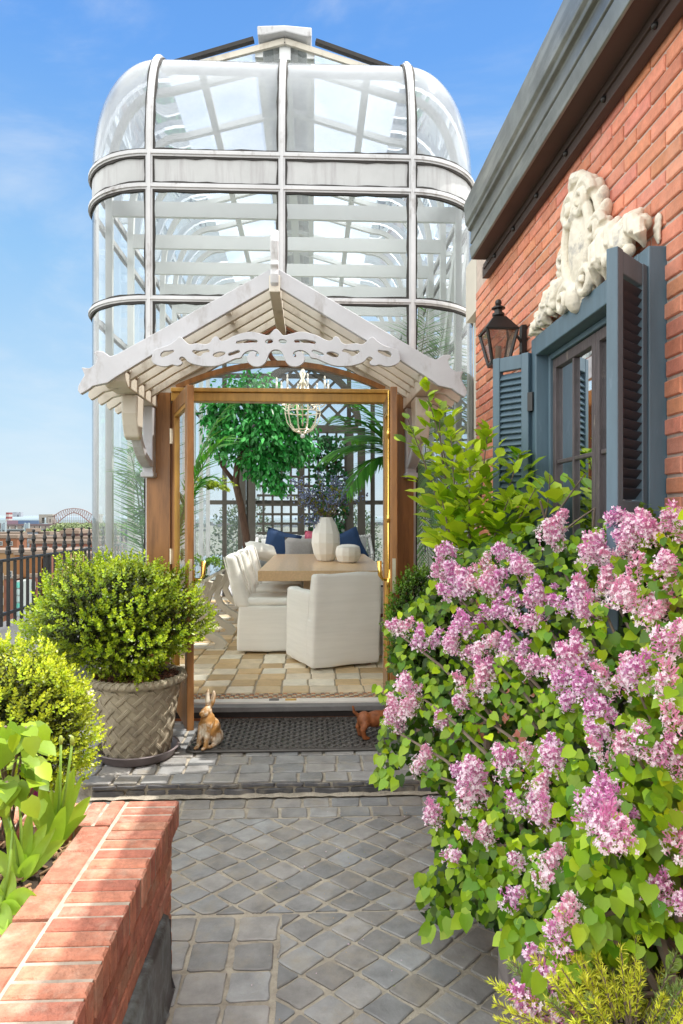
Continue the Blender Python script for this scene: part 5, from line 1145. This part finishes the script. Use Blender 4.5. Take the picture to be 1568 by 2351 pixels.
bx2 = thing('boxwood_shrub', (-1.42, 3.35, 0), 'dense yellow-green boxwood at the left edge in front of the pot', 'shrub')
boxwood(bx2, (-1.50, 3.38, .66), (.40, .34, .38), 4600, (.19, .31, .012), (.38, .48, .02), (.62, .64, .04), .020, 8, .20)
m = MB(); m.tube([(-1.42, 3.38, 0), (-1.42, 3.38, .5)], .03, 8); m.build('trunk', mt['twig'], bx2)
bx3 = thing('boxwood_shrub', (.74, 4.62, ZP), 'deep green boxwood half hidden behind the lilac right of the doors', 'shrub')
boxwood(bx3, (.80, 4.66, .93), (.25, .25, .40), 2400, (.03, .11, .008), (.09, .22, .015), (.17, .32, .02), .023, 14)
m = MB(); m.tube([(.74, 4.62, ZP), (.74, 4.62, .7)], .03, 8); m.build('trunk', mt['twig'], bx3)
# ================================================================ bulbs and leaves in the brick planter
def strap(mb, base, tip, w, bend, fold=.35, tint=(.2, .34, .04), n=9, tw=0):
    b = Vector(base); t = Vector(tip); mid = b.lerp(t, .5)+Vector(bend); d0 = (t-b).normalized(); sd = d0.cross(Vector((0, -1, .45))); sd = sd.normalized() if sd.length > .1 else Vector((1, 0, 0)); vs = []
    for k in range(n+1):
        s = k/n; p = b.lerp(mid, s).lerp(mid.lerp(t, s), s); ww = w*(math.sin(pi*min(1, .12+.86*s**.8)))**.8*(1 if s < .98 else .2); dd = (mid.lerp(t, s)-b.lerp(mid, s)).normalized(); nn = sd.cross(dd); s2 = (sd*math.cos(tw*s)+nn*math.sin(tw*s))
        vs += [p-s2*ww+nn*ww*fold+nn*.004*math.sin(s*9), p, p+s2*ww+nn*ww*fold]
    mb.add(vs, [(i*3+j, i*3+j+1, i*3+j+4, i*3+j+3) for i in range(n) for j in (0, 1)], tint)
ZS = ZB-.05
def clump(lab, px, py, leaves, stems=(), col_=(.30, .46, .045)):
    c = PZ(px, py, ZS); t = thing('tulip_plant', c, lab, 'plant', 'bulb plants in the brick planter')
    for (tx, ty, dY, w, bz) in leaves:
        m = MB(); tip = P(tx, ty, c.y+dY); k = U(.8, 1.2); strap(m, c+Vector((U(-.01, .01), U(-.01, .01), -.01)), tip, w*1.35, ((tip.x-c.x)*.1, dY*.3, bz), .35, tuple(q*k for q in col_)); m.build('leaf', mt['leaf'], t, True, fixn=False)
    for (tx, ty, dY, hd) in stems:
        m = MB(); tip = P(tx, ty, c.y+dY); m.tube([c, c.lerp(tip, .5)+Vector((.006, 0, .01)), tip], [.0055, .005, .0045], 6, (.22, .36, .05)); o = m.build('stem', mt['needle'], t, True); m = MB()
        if hd: m.ball(tip+Vector((0, 0, .008)), (.008, .008, .018), 8, 6, None, (.35, .42, .08)); m.build('seed_head', mt['needle'], o, True)
clump('tulip clump nearest the far planter rim, broad leaves beside a bare stem', 128, 1935, [(190, 1780, .0, .013, .02), (135, 1770, .02, .012, .01), (200, 1870, -.03, .012, .03), (208, 1828, .05, .020, .02), (172, 1760, .04, .018, .03), (95, 1790, .0, .019, .03), (150, 1850, -.05, .02, .02), (60, 1840, .02, .018, .03), (118, 1810, .05, .016, .02)], [(166, 1706, .0, 1), (140, 1705, .02, 1)])
clump('tulip clump in the middle with blades crossing the planter edge', 45, 2010, [(60, 1960, .0, .013, .04), (128, 1900, -.02, .013, .02), (5, 1850, .03, .013, .02), (150, 1928, .02, .018, .035), (108, 1890, .04, .018, .03), (20, 1900, .0, .018, .03), (92, 1960, -.04, .017, .02), (-30, 1950, 0, .018, .03), (70, 1860, .05, .016, .02)], [(44, 1825, .02, 1), (18, 1870, .0, 1)])
clump('tulip clump lowest on the left edge, leaves flopping onto the bricks', 5, 2085, [(88, 2060, -.03, .018, .05), (36, 2150, -.10, .018, .06), (28, 2000, .03, .019, .03), (-40, 2040, 0, .02, .03), (60, 2100, -.06, .015, .04), (10, 2180, -.12, .016, .05)], [(30, 1905, .05, 0)])
fl_t = thing('wilted_tulip', PZ(100, 1900, ZS), 'wilted magenta tulip flower on a green stem', 'flower'); c = PZ(110, 1910, ZS); tp = P(88, 1828, c.y); m = MB(); m.tube([c, c.lerp(tp, .6), tp], .005, 6, (.22, .36, .05)); m.build('stem', mt['needle'], fl_t, True); m = MB()
for k in range(5):
    a = 2*pi*k/5; strap(m, tp+Vector((.004*math.cos(a), .004*math.sin(a), -.02)), tp+Vector((.014*math.cos(a), .014*math.sin(a), .055+U(-.015, .02))), .012, (.014*math.cos(a), .014*math.sin(a), 0), .5, (.33, .015, .10) if k % 2 else (.22, .01, .13))
m.build('flower', mt['petal'], fl_t, True, fixn=False)
hy = thing('hydrangea', PZ(10, 1900, ZS), 'broad lime green hydrangea leaves at the left edge of the brick planter', 'shrub'); lm = LM(); n = 110
ps = []
for k in range(n): ps.append(tuple(P(U(-120, 95), U(1660, 1840), U(2.0, 2.35))))
ps = A(ps); d = A([.35, -.5, -.35])+unit(n)*.6; big = (np.concatenate([HEART[0]*A([1.0, 1, 1])]), HEART[1]); lm.scatter(big, ps, d, unit(n)*.35+A([.1, -.4, 1]), RNG.uniform(.045, .08, n), tints(n, (.15, .28, .012), (.38, .52, .03), .16)); lm.build('leaves', mt['leaf'], hy); m = MB()
for k in range(10): p = ps[k*4]; m.tube([PZ(U(-40, 40), 1930, ZS), Vector(tuple(p))], .005, 5)
m.build('stems', mt['twig'], hy)
# ================================================================ lilac
PNK = [(.82, .56, .74), (.70, .36, .62), (.86, .70, .82), (.55, .20, .46)]
def panicle(seed, subs, pal):
    rg = np.random.default_rng(seed); lm = LM()
    for (ox, oy, oz, tx, ty, L, Rr, nf) in subs:
        t = rg.random(nf)**.8; a = rg.random(nf)*2*pi; r = Rr*(1-.80*t)*(.35+.85*rg.random(nf))+.003; r *= 1+.35*np.sin(t*22+seed)
        rad = np.stack([np.cos(a), np.sin(a), np.zeros(nf)], 1); pos = rad*r[:, None]+np.stack([ox+tx*t*L, oy+ty*t*L, oz+t*L], 1)
        out = rad*(1-.55*t)[:, None]+A([tx*.5, ty*.5, .3])+A([0, 0, 1])*(t**3)[:, None]+rg.normal(size=(nf, 3))*.4; out /= np.linalg.norm(out, axis=1, keepdims=True)
        s1 = np.cross(out, rg.normal(size=(nf, 3))); s1 /= np.linalg.norm(s1, axis=1, keepdims=True); s2 = np.cross(out, s1)
        bud = rg.random(nf) < .16+.5*t; w = rg.random((nf, 1)); c = A(pal[0])*(1-w)+A(pal[2])*w; dk = A(pal[1])*(1-w)+A(pal[3])*w; op = ~bud
        for k in range(4):
            an = k*pi/2; dr = s1*math.cos(an)+s2*math.sin(an); lm.scatter(RHOMB, (pos+out*.011)[op], (dr*.95+out*.32)[op], out[op], rg.uniform(.0062, .0092, op.sum()), c[op]*(.92+.16*rg.random((op.sum(), 1))), np.full(op.sum(), 1.35))
        for k in range(2):
            dr = s1 if k else s2; lm.scatter(RHOMB, pos-out*.006, out, dr, np.where(bud, .019, .017), np.where(bud[:, None], dk, dk*.8+c*.2), np.full(nf, .42))
            lm.scatter(RHOMB, pos[bud]+out[bud]*.007, out[bud], dr[bud], np.full(bud.sum(), .0095), dk[bud]*1.08, np.full(bud.sum(), 1.3))
    return lm
li = thing('lilac_shrub', (.95, 1.6, .45), 'sprawling lilac shrub covered with pink-mauve flower clusters in front of the window', 'shrub')
def lilY(px, py): return max(1.55, min(3.45, 3.40-1.62*(px-880)/690-(py-1300)/1000*1.05))
FC = [(440,185,55),(560,255,75),(700,205,75),(790,255,50),(460,320,80),(300,420,75),(520,490,60),(500,590,70),(720,400,55),(840,430,80),(1010,370,90),(1150,170,90),(1320,350,110),(930,45,65),(920,110,50),(1240,30,60),(1330,50,70),(1410,60,60),(1490,50,60),(1130,340,70),(970,650,90),(1060,650,75),(1230,740,85),(1350,730,70),(1460,750,60),(1040,870,100),(1090,770,70),(1150,950,75),(1000,800,70),(560,780,70),(260,770,55),(225,860,70),(190,950,50),(200,500,40),(235,500,35),(400,940,45),(490,850,40),(740,1160,70),(810,1090,45),(960,1120,65),(920,1060,50),(1200,1100,70),(1330,1030,55),(590,1190,75),(560,1290,70),(660,1240,70),(510,1210,50),(790,1330,55),(870,1270,55),(910,1400,60),(390,1390,50),(580,1480,55),(1160,1340,85),(1220,1460,85),(1110,1370,60),(1195,1280,55),(1480,1150,75),(1500,1480,60),(910,1640,60),(945,1550,45),(460,1570,38),(740,1760,42),(750,1590,35),(980,1850,62),(1000,1780,42),(880,1890,48),(945,1960,45),(840,2050,48),(880,2230,80),(970,2290,85),(840,2330,65),(1440,590,60),(1510,540,60),(1490,205,65),(1480,940,55),(1470,1740,62),(310,1140,42),(330,560,50),(740,600,50),(820,690,55),(620,590,50),(660,330,50),(600,690,60),(330,1090,40),(650,420,45),(1230,430,55),(1100,450,55),(400,260,45),(1380,440,50),(1230,160,55),(860,330,50)]
PALS = [[(.95, .76, .88), (.86, .45, .68), (.98, .92, .95), (.75, .25, .52)], [(.97, .82, .90), (.88, .51, .67), (.98, .94, .96), (.79, .31, .51)], [(.93, .71, .88), (.83, .40, .69), (.97, .89, .95), (.72, .23, .55)]]
protos = {0: [], 1: [], 2: []}; rs = random.Random(31)
for s in range(12):
    cls = s % 3; subs = []
    for q in range((1, 3, 6)[cls]):
        a_ = rs.uniform(0, 2*pi); sp_ = (0, .026, .042)[cls]*rs.uniform(.6, 1.15); tl = (0, .25, .4)[cls]
        subs.append((sp_*math.cos(a_), sp_*math.sin(a_), rs.uniform(-.02, .03)*(cls > 0), tl*math.cos(a_), tl*math.sin(a_), rs.uniform(.07, .11), rs.uniform(.024, .034), rs.randint(95, 135)))
    lm = panicle(s+20, subs, PALS[s % 4 % 3]); o = lm.build('flower_cluster', mt['petal'], None); protos[cls].append(o.data); bpy.data.objects.remove(o)
cam_p = Vector((0, 0, H)); root0 = ORG[li.name]; stemp = []
for i, (x, y, s) in enumerate([f for j, f in enumerate(FC) if j % 20 != 5][:99]):
    vx, vy = 815+x*.4929, 1191.7+y*.4929; Yq = lilY(vx, vy)-.03; p = P(vx, vy, Yq)
    if p.x > 1.12: p = PX(vx, vy, 1.12)
    d = (cam_p-p).length; rad = s*.4929*d/FP*1.0
    cls = 0 if rad < .037 else (1 if rad < .062 else 2); o = bpy.data.objects.new('flower_cluster', random.choice(protos[cls])); col.objects.link(o); o.parent = li
    ax = Vector((U(-.7, .35), U(-.75, .1), U(.25, 1.0))).normalized(); k = max(.72, min(1.3, rad/(.034, .052, .074)[cls])); o.location = p-root0-ax*.05*k; o.rotation_euler = ax.to_track_quat('Z', 'Y').to_euler(); o.scale = (k, k, k*U(.85, 1.15)); stemp.append(p-ax*.05*k)
poly = [(868, 1760), (880, 1580), (905, 1480), (880, 1440), (960, 1370), (1005, 1270), (1070, 1255), (1180, 1225), (1240, 1190), (1300, 1240), (1380, 1200), (1430, 1160), (1500, 1150), (1600, 1180), (1620, 1960), (1600, 2160), (1300, 2120), (1600, 2200), (1330, 2190), (1290, 2250), (1210, 2160), (1150, 2120), (1060, 2080), (985, 2115), (965, 2060), (1010, 1960), (985, 1880), (1020, 1820), (930, 1770), (900, 1805), (860, 1790)]
def inside(x, y):
    r = False; j = len(poly)-1
    for i in range(len(poly)):
        a, b = poly[i], poly[j]
        if (a[1] > y) != (b[1] > y) and x < (b[0]-a[0])*(y-a[1])/(b[1]-a[1])+a[0]: r = not r
        j = i
    return r
lm = LM(); ps = []; dep = []
while len(ps) < 5200:
    x = U(860, 1620); y = U(1150, 2260)
    if not inside(x, y): continue
    if noise.noise(Vector((x*.011, y*.011, 5))) < -.32 and U(0, 1) < .7: continue
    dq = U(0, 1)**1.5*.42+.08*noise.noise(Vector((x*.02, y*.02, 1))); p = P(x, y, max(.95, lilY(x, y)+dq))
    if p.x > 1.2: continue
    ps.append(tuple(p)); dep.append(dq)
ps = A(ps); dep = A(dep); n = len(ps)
t = tints(n, (.06, .18, .006), (.30, .45, .012), .2)*np.clip(1.15-2.6*np.clip(dep, 0, 1), .2, 1.15)[:, None]  # deeper leaves get a darker tint, painting the shade inside the bush
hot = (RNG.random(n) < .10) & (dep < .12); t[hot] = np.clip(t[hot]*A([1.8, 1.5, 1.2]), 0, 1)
deep = []
while len(deep) < 3000:
    x = U(880, 1610); y = U(1190, 2190)
    if inside(x, y):
        p = P(x, y, lilY(x, y)+U(.22, .55))
        if p.x < 1.215: deep.append(tuple(p))
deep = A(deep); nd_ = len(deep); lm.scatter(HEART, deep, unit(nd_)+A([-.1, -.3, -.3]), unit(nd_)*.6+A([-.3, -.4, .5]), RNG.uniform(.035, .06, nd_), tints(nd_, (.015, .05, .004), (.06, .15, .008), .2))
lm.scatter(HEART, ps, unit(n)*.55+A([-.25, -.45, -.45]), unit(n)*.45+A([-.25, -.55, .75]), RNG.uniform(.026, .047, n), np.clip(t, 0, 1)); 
ed = []                                          # overhanging sprays at the edge
for (x, y) in ((130, 1090), (140, 1180), (170, 1230), (95, 1200), (330, 1740), (345, 1900), (420, 1870), (520, 1840), (320, 1640), (720, 1930), (740, 1960), (1060, 1900), (1130, 1880), (1060, 2050), (860, 2140), (900, 2170), (1000, 2150), (130, 800), (200, 1090), (240, 1050), (830, 2080), (1370, 1680), (1400, 1480), (1500, 1380)):
    for k in range(3): ed.append(tuple(P(815+(x+U(-25, 25))*.4929, 1191.7+(y+U(-25, 25))*.4929, lilY(815+x*.4929, 1191.7+y*.4929)-.02+U(-.03, .03))))
ed = A(ed); n = len(ed); lm.scatter(HEART, ed, unit(n)*.4+A([-.4, -.3, -.6]), unit(n)*.35+A([-.2, -.8, .6]), RNG.uniform(.04, .056, n), tints(n, (.17, .33, .015), (.34, .48, .03), .1)); lm.build('foliage', mt['leaf'], li)
m = MB(); rs = random.Random(2); b0 = Vector((.95, 1.7, .40))
for k in range(0, len(stemp), 2):
    q = stemp[k]; s = b0+Vector((rs.uniform(-.15, .15), rs.uniform(-.5, .25), 0)); md = s.lerp(q, .55)+Vector((.06, .12, .10)); m.tube([s, s.lerp(md, .5)+Vector((.01, .01, .02)), md, md.lerp(q, .5)+Vector((0, 0, .02)), q], [.013, .011, .008, .006, .004], 5)
for (x0_, y0_, x1_, y1_) in ((1340, 1330, 1365, 1170), (1270, 1300, 1240, 1150)): m.tube([P(x0_, y0_, 2.8), P((x0_+x1_)/2+6, (y0_+y1_)/2, 2.8), P(x1_, y1_, 2.75)], [.009, .007, .004], 6)
m.build('stems', mt['twig'], li)
m = MB()
for k in range(70):
    x = U(-.3, .6); y = U(1.6, 4.0); a = U(0, 2*pi); q = U(.003, .006); c = random.choice([(.8, .6, .72), (.5, .36, .2), (.3, .34, .08)]); m.add([(x+q*math.cos(a), y+q*math.sin(a), .016), (x-q*math.sin(a)*.6, y+q*math.cos(a)*.6, .018), (x-q*math.cos(a), y-q*math.sin(a), .016), (x+q*math.sin(a)*.6, y-q*math.cos(a)*.6, .017)], [(0, 1, 2, 3)], c)
tag(m.build('fallen_petals', mt['petal']), 'scattered fallen petals and leaf bits on the slate paving', 'petals', kind='stuff')
# ================================================================ leafy fruit shrub behind the lilac
ap = thing('fruit_shrub', (.98, 3.75, 0), 'fresh lime green leafy shrub with upright shoots between the porch and the left shutter', 'shrub'); lm = LM(); m = MB()
SH = [((1075, 1330), (1065, 1180), (972, 880), 4.0), ((1090, 1330), (1100, 1150), (1120, 985), 3.75), ((1100, 1330), (1150, 1180), (1195, 1035), 3.7), ((1080, 1330), (1040, 1150), (1035, 1000), 3.9), ((1060, 1330), (1000, 1120), (935, 960), 4.05), ((1120, 1330), (1170, 1230), (1230, 1120), 3.55), ((1230, 1250), (1290, 1160), (1345, 1085), 3.2), ((1240, 1270), (1320, 1190), (1395, 1150), 3.1), ((1230, 1250), (1262, 1180), (1262, 1090), 3.3), ((1080, 1330), (1075, 1160), (1080, 1040), 3.7), ((1100, 1330), (1130, 1240), (1170, 1140), 3.6), ((1060, 1330), (1030, 1230), (1010, 1120), 3.8), ((1070, 1300), (1000, 1050), (1010, 930), 4.0)]
ps = []; ds = []; sz = []
for a, b, c, Yq in SH:
    A0, B0, C0 = P(*a, Yq), P(*b, Yq-.05), P(*c, Yq-.1); cur = [A0.lerp(B0, k/14).lerp(B0.lerp(C0, k/14), k/14) for k in range(15)]; m.tube(cur, [.009*(1-.75*k/14) for k in range(15)], 5)
    small = a[0] > 1200
    for k in range(12 if small else 62):
        s = U(.1, 1) if not small else U(.3, 1); q = A0.lerp(B0, s).lerp(B0.lerp(C0, s), s); an = U(0, 2*pi); e = Vector((math.cos(an), math.sin(an)*.8, U(-.1, .9))); off = 0 if s > .85 else U(0, .13); qq = q+e*off
        if qq.x > 1.22: continue
        ps.append(tuple(qq)); ds.append(tuple(e+Vector((0, 0, .6*s)))); sz.append(U(.075, .135)*(1.1-.40*s))
n = len(ps); lm.scatter(OVATE, A(ps), A(ds), unit(n)*.4+A([0, -.35, 1]), A(sz), tints(n, (.13, .28, .008), (.52, .64, .03), .2), RNG.uniform(1.15, 1.6, n)); lm.build('foliage', mt['leaf'], ap); m.build('stems', mt['twig'], ap)
m = MB(); m.tube([(.98, 3.75, 0), (.98, 3.75, .5), P(1080, 1330, 3.8)], [.03, .026, .014], 8); m.build('trunk', mt['twig'], ap)
# golden spruce at the lower right
sp2 = thing('golden_spruce', (1.0, 1.35, .40), 'golden dwarf spruce with short needles in the lower right corner', 'shrub'); lm = LM(); m = MB(); rs = random.Random(5)
cp_ = P(1450, 2365, 1.42)
for k in range(170):
    a = rs.uniform(0, 2*pi); el = rs.uniform(-.1, 1.2); d = Vector((math.cos(a)*math.cos(el), math.sin(a)*math.cos(el), math.sin(el)*.8)); L = rs.uniform(.10, .22); s = cp_+Vector((d.x*.10, d.y*.12, d.z*.05-.06)); e = s+Vector((d.x*L, d.y*L, d.z*L*.9))
    if e.x > 1.22: continue
    m.tube([s, e], [.004, .002], 4); N = 190; tt_ = RNG.random(N)**.8; p = A(tuple(s))[None]*(1-tt_[:, None])+A(tuple(e))[None]*tt_[:, None]; dd = A(tuple(d))*.9+unit(N)*.8; g = rs.random(); lm.scatter((A([(0, 0, 0), (-.075, .5, 0), (0, 1, 0), (.075, .5, 0)]), RHOMB[1]), p, dd, unit(N), RNG.uniform(.014, .022, N), tints(N, (.42, .50, .02), (.85, .84, .10), .15) if g > .3 else tints(N, (.14, .24, .06), (.3, .38, .1), .15))
lm.build('needles', mt['needle'], sp2); m.build('twigs', mt['twig'], sp2)
# ================================================================ trees outside
def far_tree(lab, px, pytop, Y, rw, rz, n, ta, tb, size, zg=None, grp='trees below the skyline', name='tree'):
    c = P(px, pytop, Y); cz = c.z-rz; zg = ZG if zg is None else zg; t = thing(name, (c.x, c.y, zg), lab, 'tree', grp); m = MB(); m.tube([(c.x, c.y, zg), (c.x, c.y, cz-rz*.3)], rw*.06, 6); m.build('trunk', mt['bark'], t); lm = LM()
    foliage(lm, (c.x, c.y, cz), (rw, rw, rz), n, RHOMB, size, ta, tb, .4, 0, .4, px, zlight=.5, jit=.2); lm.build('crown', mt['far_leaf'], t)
TGa, TGb = (.14, .22, .06), (.30, .38, .12)
for i, (x, y, Yq, w_) in enumerate(((70, 1221, 900, 13), (88, 1223, 950, 12), (112, 1220, 900, 16), (126, 1214, 1000, 18), (140, 1219, 950, 16), (152, 1224, 850, 10), (174, 1219, 900, 13), (188, 1221, 880, 14), (203, 1219, 900, 15), (222, 1221, 880, 15), (250, 1220, 900, 15), (280, 1221, 900, 15))):
    far_tree('distant rounded street tree below the arch bridge', x, y, Yq, w_*Yq/FP*.9, 10*Yq/FP, 500, TGa, TGb, 4.5)
m = MB(); lm = LM()
for k in range(60):
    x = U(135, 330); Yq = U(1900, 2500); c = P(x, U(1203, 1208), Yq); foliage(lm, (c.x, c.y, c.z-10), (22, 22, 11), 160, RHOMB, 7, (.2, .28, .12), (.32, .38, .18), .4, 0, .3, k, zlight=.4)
for k in range(0):
    x = U(-60, 110); Yq = U(2300, 2700); c = P(x, U(1208, 1214), Yq); foliage(lm, (c.x, c.y, c.z-10), (20, 20, 9), 120, RHOMB, 7, (.2, .28, .12), (.32, .38, .18), .4, 0, .3, k, zlight=.4)
tag(lm.build('far_wood', mt['far_leaf'], None), 'hazy pale green wood around the foot of the arch bridge', 'wood', kind='stuff')
# evergreens standing on the terrace beyond the glasshouse, seen through its end wall
m = MB(); m.bb((-4.2, 13.4, -.3), (6, 18, -.02)); tag(m.build('rear_terrace', mt['concrete']), kind='structure')
for i, (x, y, zc, r, lab) in enumerate(((-1.5, 15.0, 1.2, .65, 'dark evergreen outside the far left end of the glasshouse'), (.9, 15.2, 1.1, .6, 'dark evergreen outside the far right end of the glasshouse'))):
    t = thing('evergreen_bush', (x, y, -.02), lab, 'shrub'); m = MB(); m.tube([(x, y, -.02), (x, y, zc)], .04, 6); m.build('trunk', mt['bark'], t); lm = LM(); foliage(lm, (x, y, zc), (r, r, 1.0), 2600, RHOMB, .09, (.01, .035, .012), (.06, .11, .03), .6, 0, .35, i, jit=.2); lm.build('crown', mt['leaf'], t)
# ================================================================ light, sky, camera
SUN_EL, SUN_AZ = 62.5, 82.0                      # azimuth clockwise from +Y
d = Vector((math.sin(math.radians(SUN_AZ))*math.cos(math.radians(SUN_EL)), math.cos(math.radians(SUN_AZ))*math.cos(math.radians(SUN_EL)), math.sin(math.radians(SUN_EL))))
sl = bpy.data.lights.new('sun', 'SUN'); sl.energy = 6.4; sl.angle = math.radians(.5); sl.color = (1, .955, .88); so = bpy.data.objects.new('sun', sl); col.objects.link(so); so.rotation_euler = d.to_track_quat('Z', 'Y').to_euler(); so.location = d*50
w = bpy.data.worlds.new('World'); scene.world = w; w.use_nodes = True; nt = w.node_tree; nt.nodes.clear(); L = nt.links
sk = nt.nodes.new('ShaderNodeTexSky'); sk.sky_type = 'NISHITA'; sk.sun_disc = False; sk.sun_elevation = math.radians(SUN_EL); sk.sun_rotation = math.radians(SUN_AZ); sk.altitude = 60; sk.air_density = 1.0; sk.dust_density = .7; sk.ozone_density = 1.4
tc = nt.nodes.new('ShaderNodeTexCoord'); sx = nt.nodes.new('ShaderNodeSeparateXYZ'); L.new(tc.outputs['Generated'], sx.inputs[0])
def rng(src, a, b, c, d, smooth=True):
    r = nt.nodes.new('ShaderNodeMapRange'); r.interpolation_type = 'SMOOTHSTEP' if smooth else 'LINEAR'
    for i, v in enumerate((a, b, c, d)): r.inputs[i+1].default_value = v
    L.new(src, r.inputs[0]); return r.outputs[0]
def mth(op, a, b):
    m_ = nt.nodes.new('ShaderNodeMath'); m_.operation = op
    for i, v in enumerate((a, b)):
        if hasattr(v, 'is_output'): L.new(v, m_.inputs[i])
        else: m_.inputs[i].default_value = v
    return m_.outputs[0]
cr = nt.nodes.new('ShaderNodeValToRGB'); el = cr.color_ramp.elements; G = 1/.15
stops = [(0, (.74, .88, .97)), (.14, (.54, .79, 1.0)), (.34, (.31, .62, 1.0)), (.56, (.125, .40, .97)), (.8, (.06, .25, .75))]
while len(el) < len(stops): el.new(.5)
for e, (q, c) in zip(el, stops): e.position = q; e.color = (*c, 1)
L.new(sx.outputs[2], cr.inputs[0])
grade = mul(nt, cr.outputs[0], (G, G, G)); base = mul(nt, sk.outputs[0], grade, .86, 'MIX')
mp = nt.nodes.new('ShaderNodeMapping'); mp.inputs['Scale'].default_value = (1.2, 1.2, 3.0); L.new(tc.outputs['Generated'], mp.inputs[0])
nz = nt.nodes.new('ShaderNodeTexNoise'); nz.inputs['Scale'].default_value = 2.0; nz.inputs['Detail'].default_value = 9; nz.inputs['Roughness'].default_value = .6; nz.inputs['Distortion'].default_value = .6; L.new(mp.outputs[0], nz.inputs['Vector'])
wisp = rng(nz.outputs[0], .44, .80, .03, .48)
skyc = mul(nt, base, (.92*G, .96*G, 1.0*G), wisp, 'MIX')
# unseen white cloud added behind, overhead and at the sides as fill light
cov = mth('MAXIMUM', mth('MAXIMUM', rng(sx.outputs[1], .45, -.05, 0, 1), rng(sx.outputs[2], .64, .85, 0, 1)), rng(mth('ABSOLUTE', sx.outputs[0], 0), .52, .80, 0, 1)); up = rng(sx.outputs[2], -.05, .12, .25, 1); cov = mth('MULTIPLY', cov, up)
cl = rng(nz.outputs[0], .3, .7, .75, 1.15); cs = nt.nodes.new('ShaderNodeCombineXYZ')
for i in range(3): L.new(cl, cs.inputs[i])
FILL = 2.95
fill_cloud = mul(nt, cs.outputs[0], (FILL*G*1.0, FILL*G, FILL*G*.98))
mx = mul(nt, skyc, fill_cloud, cov, 'MIX')
bg = nt.nodes.new('ShaderNodeBackground'); bg.inputs[1].default_value = .15; L.new(mx, bg.inputs[0]); wo = nt.nodes.new('ShaderNodeOutputWorld'); L.new(bg.outputs[0], wo.inputs[0])
cd = bpy.data.cameras.new('camera'); cd.lens = 24; cd.sensor_width = 36; cd.sensor_fit = 'AUTO'; cd.shift_y = 14.5/2351; cd.clip_end = 30000; cd.clip_start = .05
co_ = bpy.data.objects.new('camera', cd); col.objects.link(co_); co_.location = (0, 0, H); co_.rotation_euler = (pi/2, 0, -TH); scene.camera = co_
scene.view_settings.view_transform = 'Standard'; scene.view_settings.look = 'None'; scene.view_settings.exposure = 0; scene.view_settings.gamma = 1
scene.render.engine = 'CYCLES'; cy = scene.cycles; cy.use_denoising = True; cy.max_bounces = 10; cy.transparent_max_bounces = 24; cy.transmission_bounces = 6; cy.diffuse_bounces = 4; cy.glossy_bounces = 3; cy.caustics_reflective = False; cy.caustics_refractive = False; cy.sample_clamp_indirect = 6
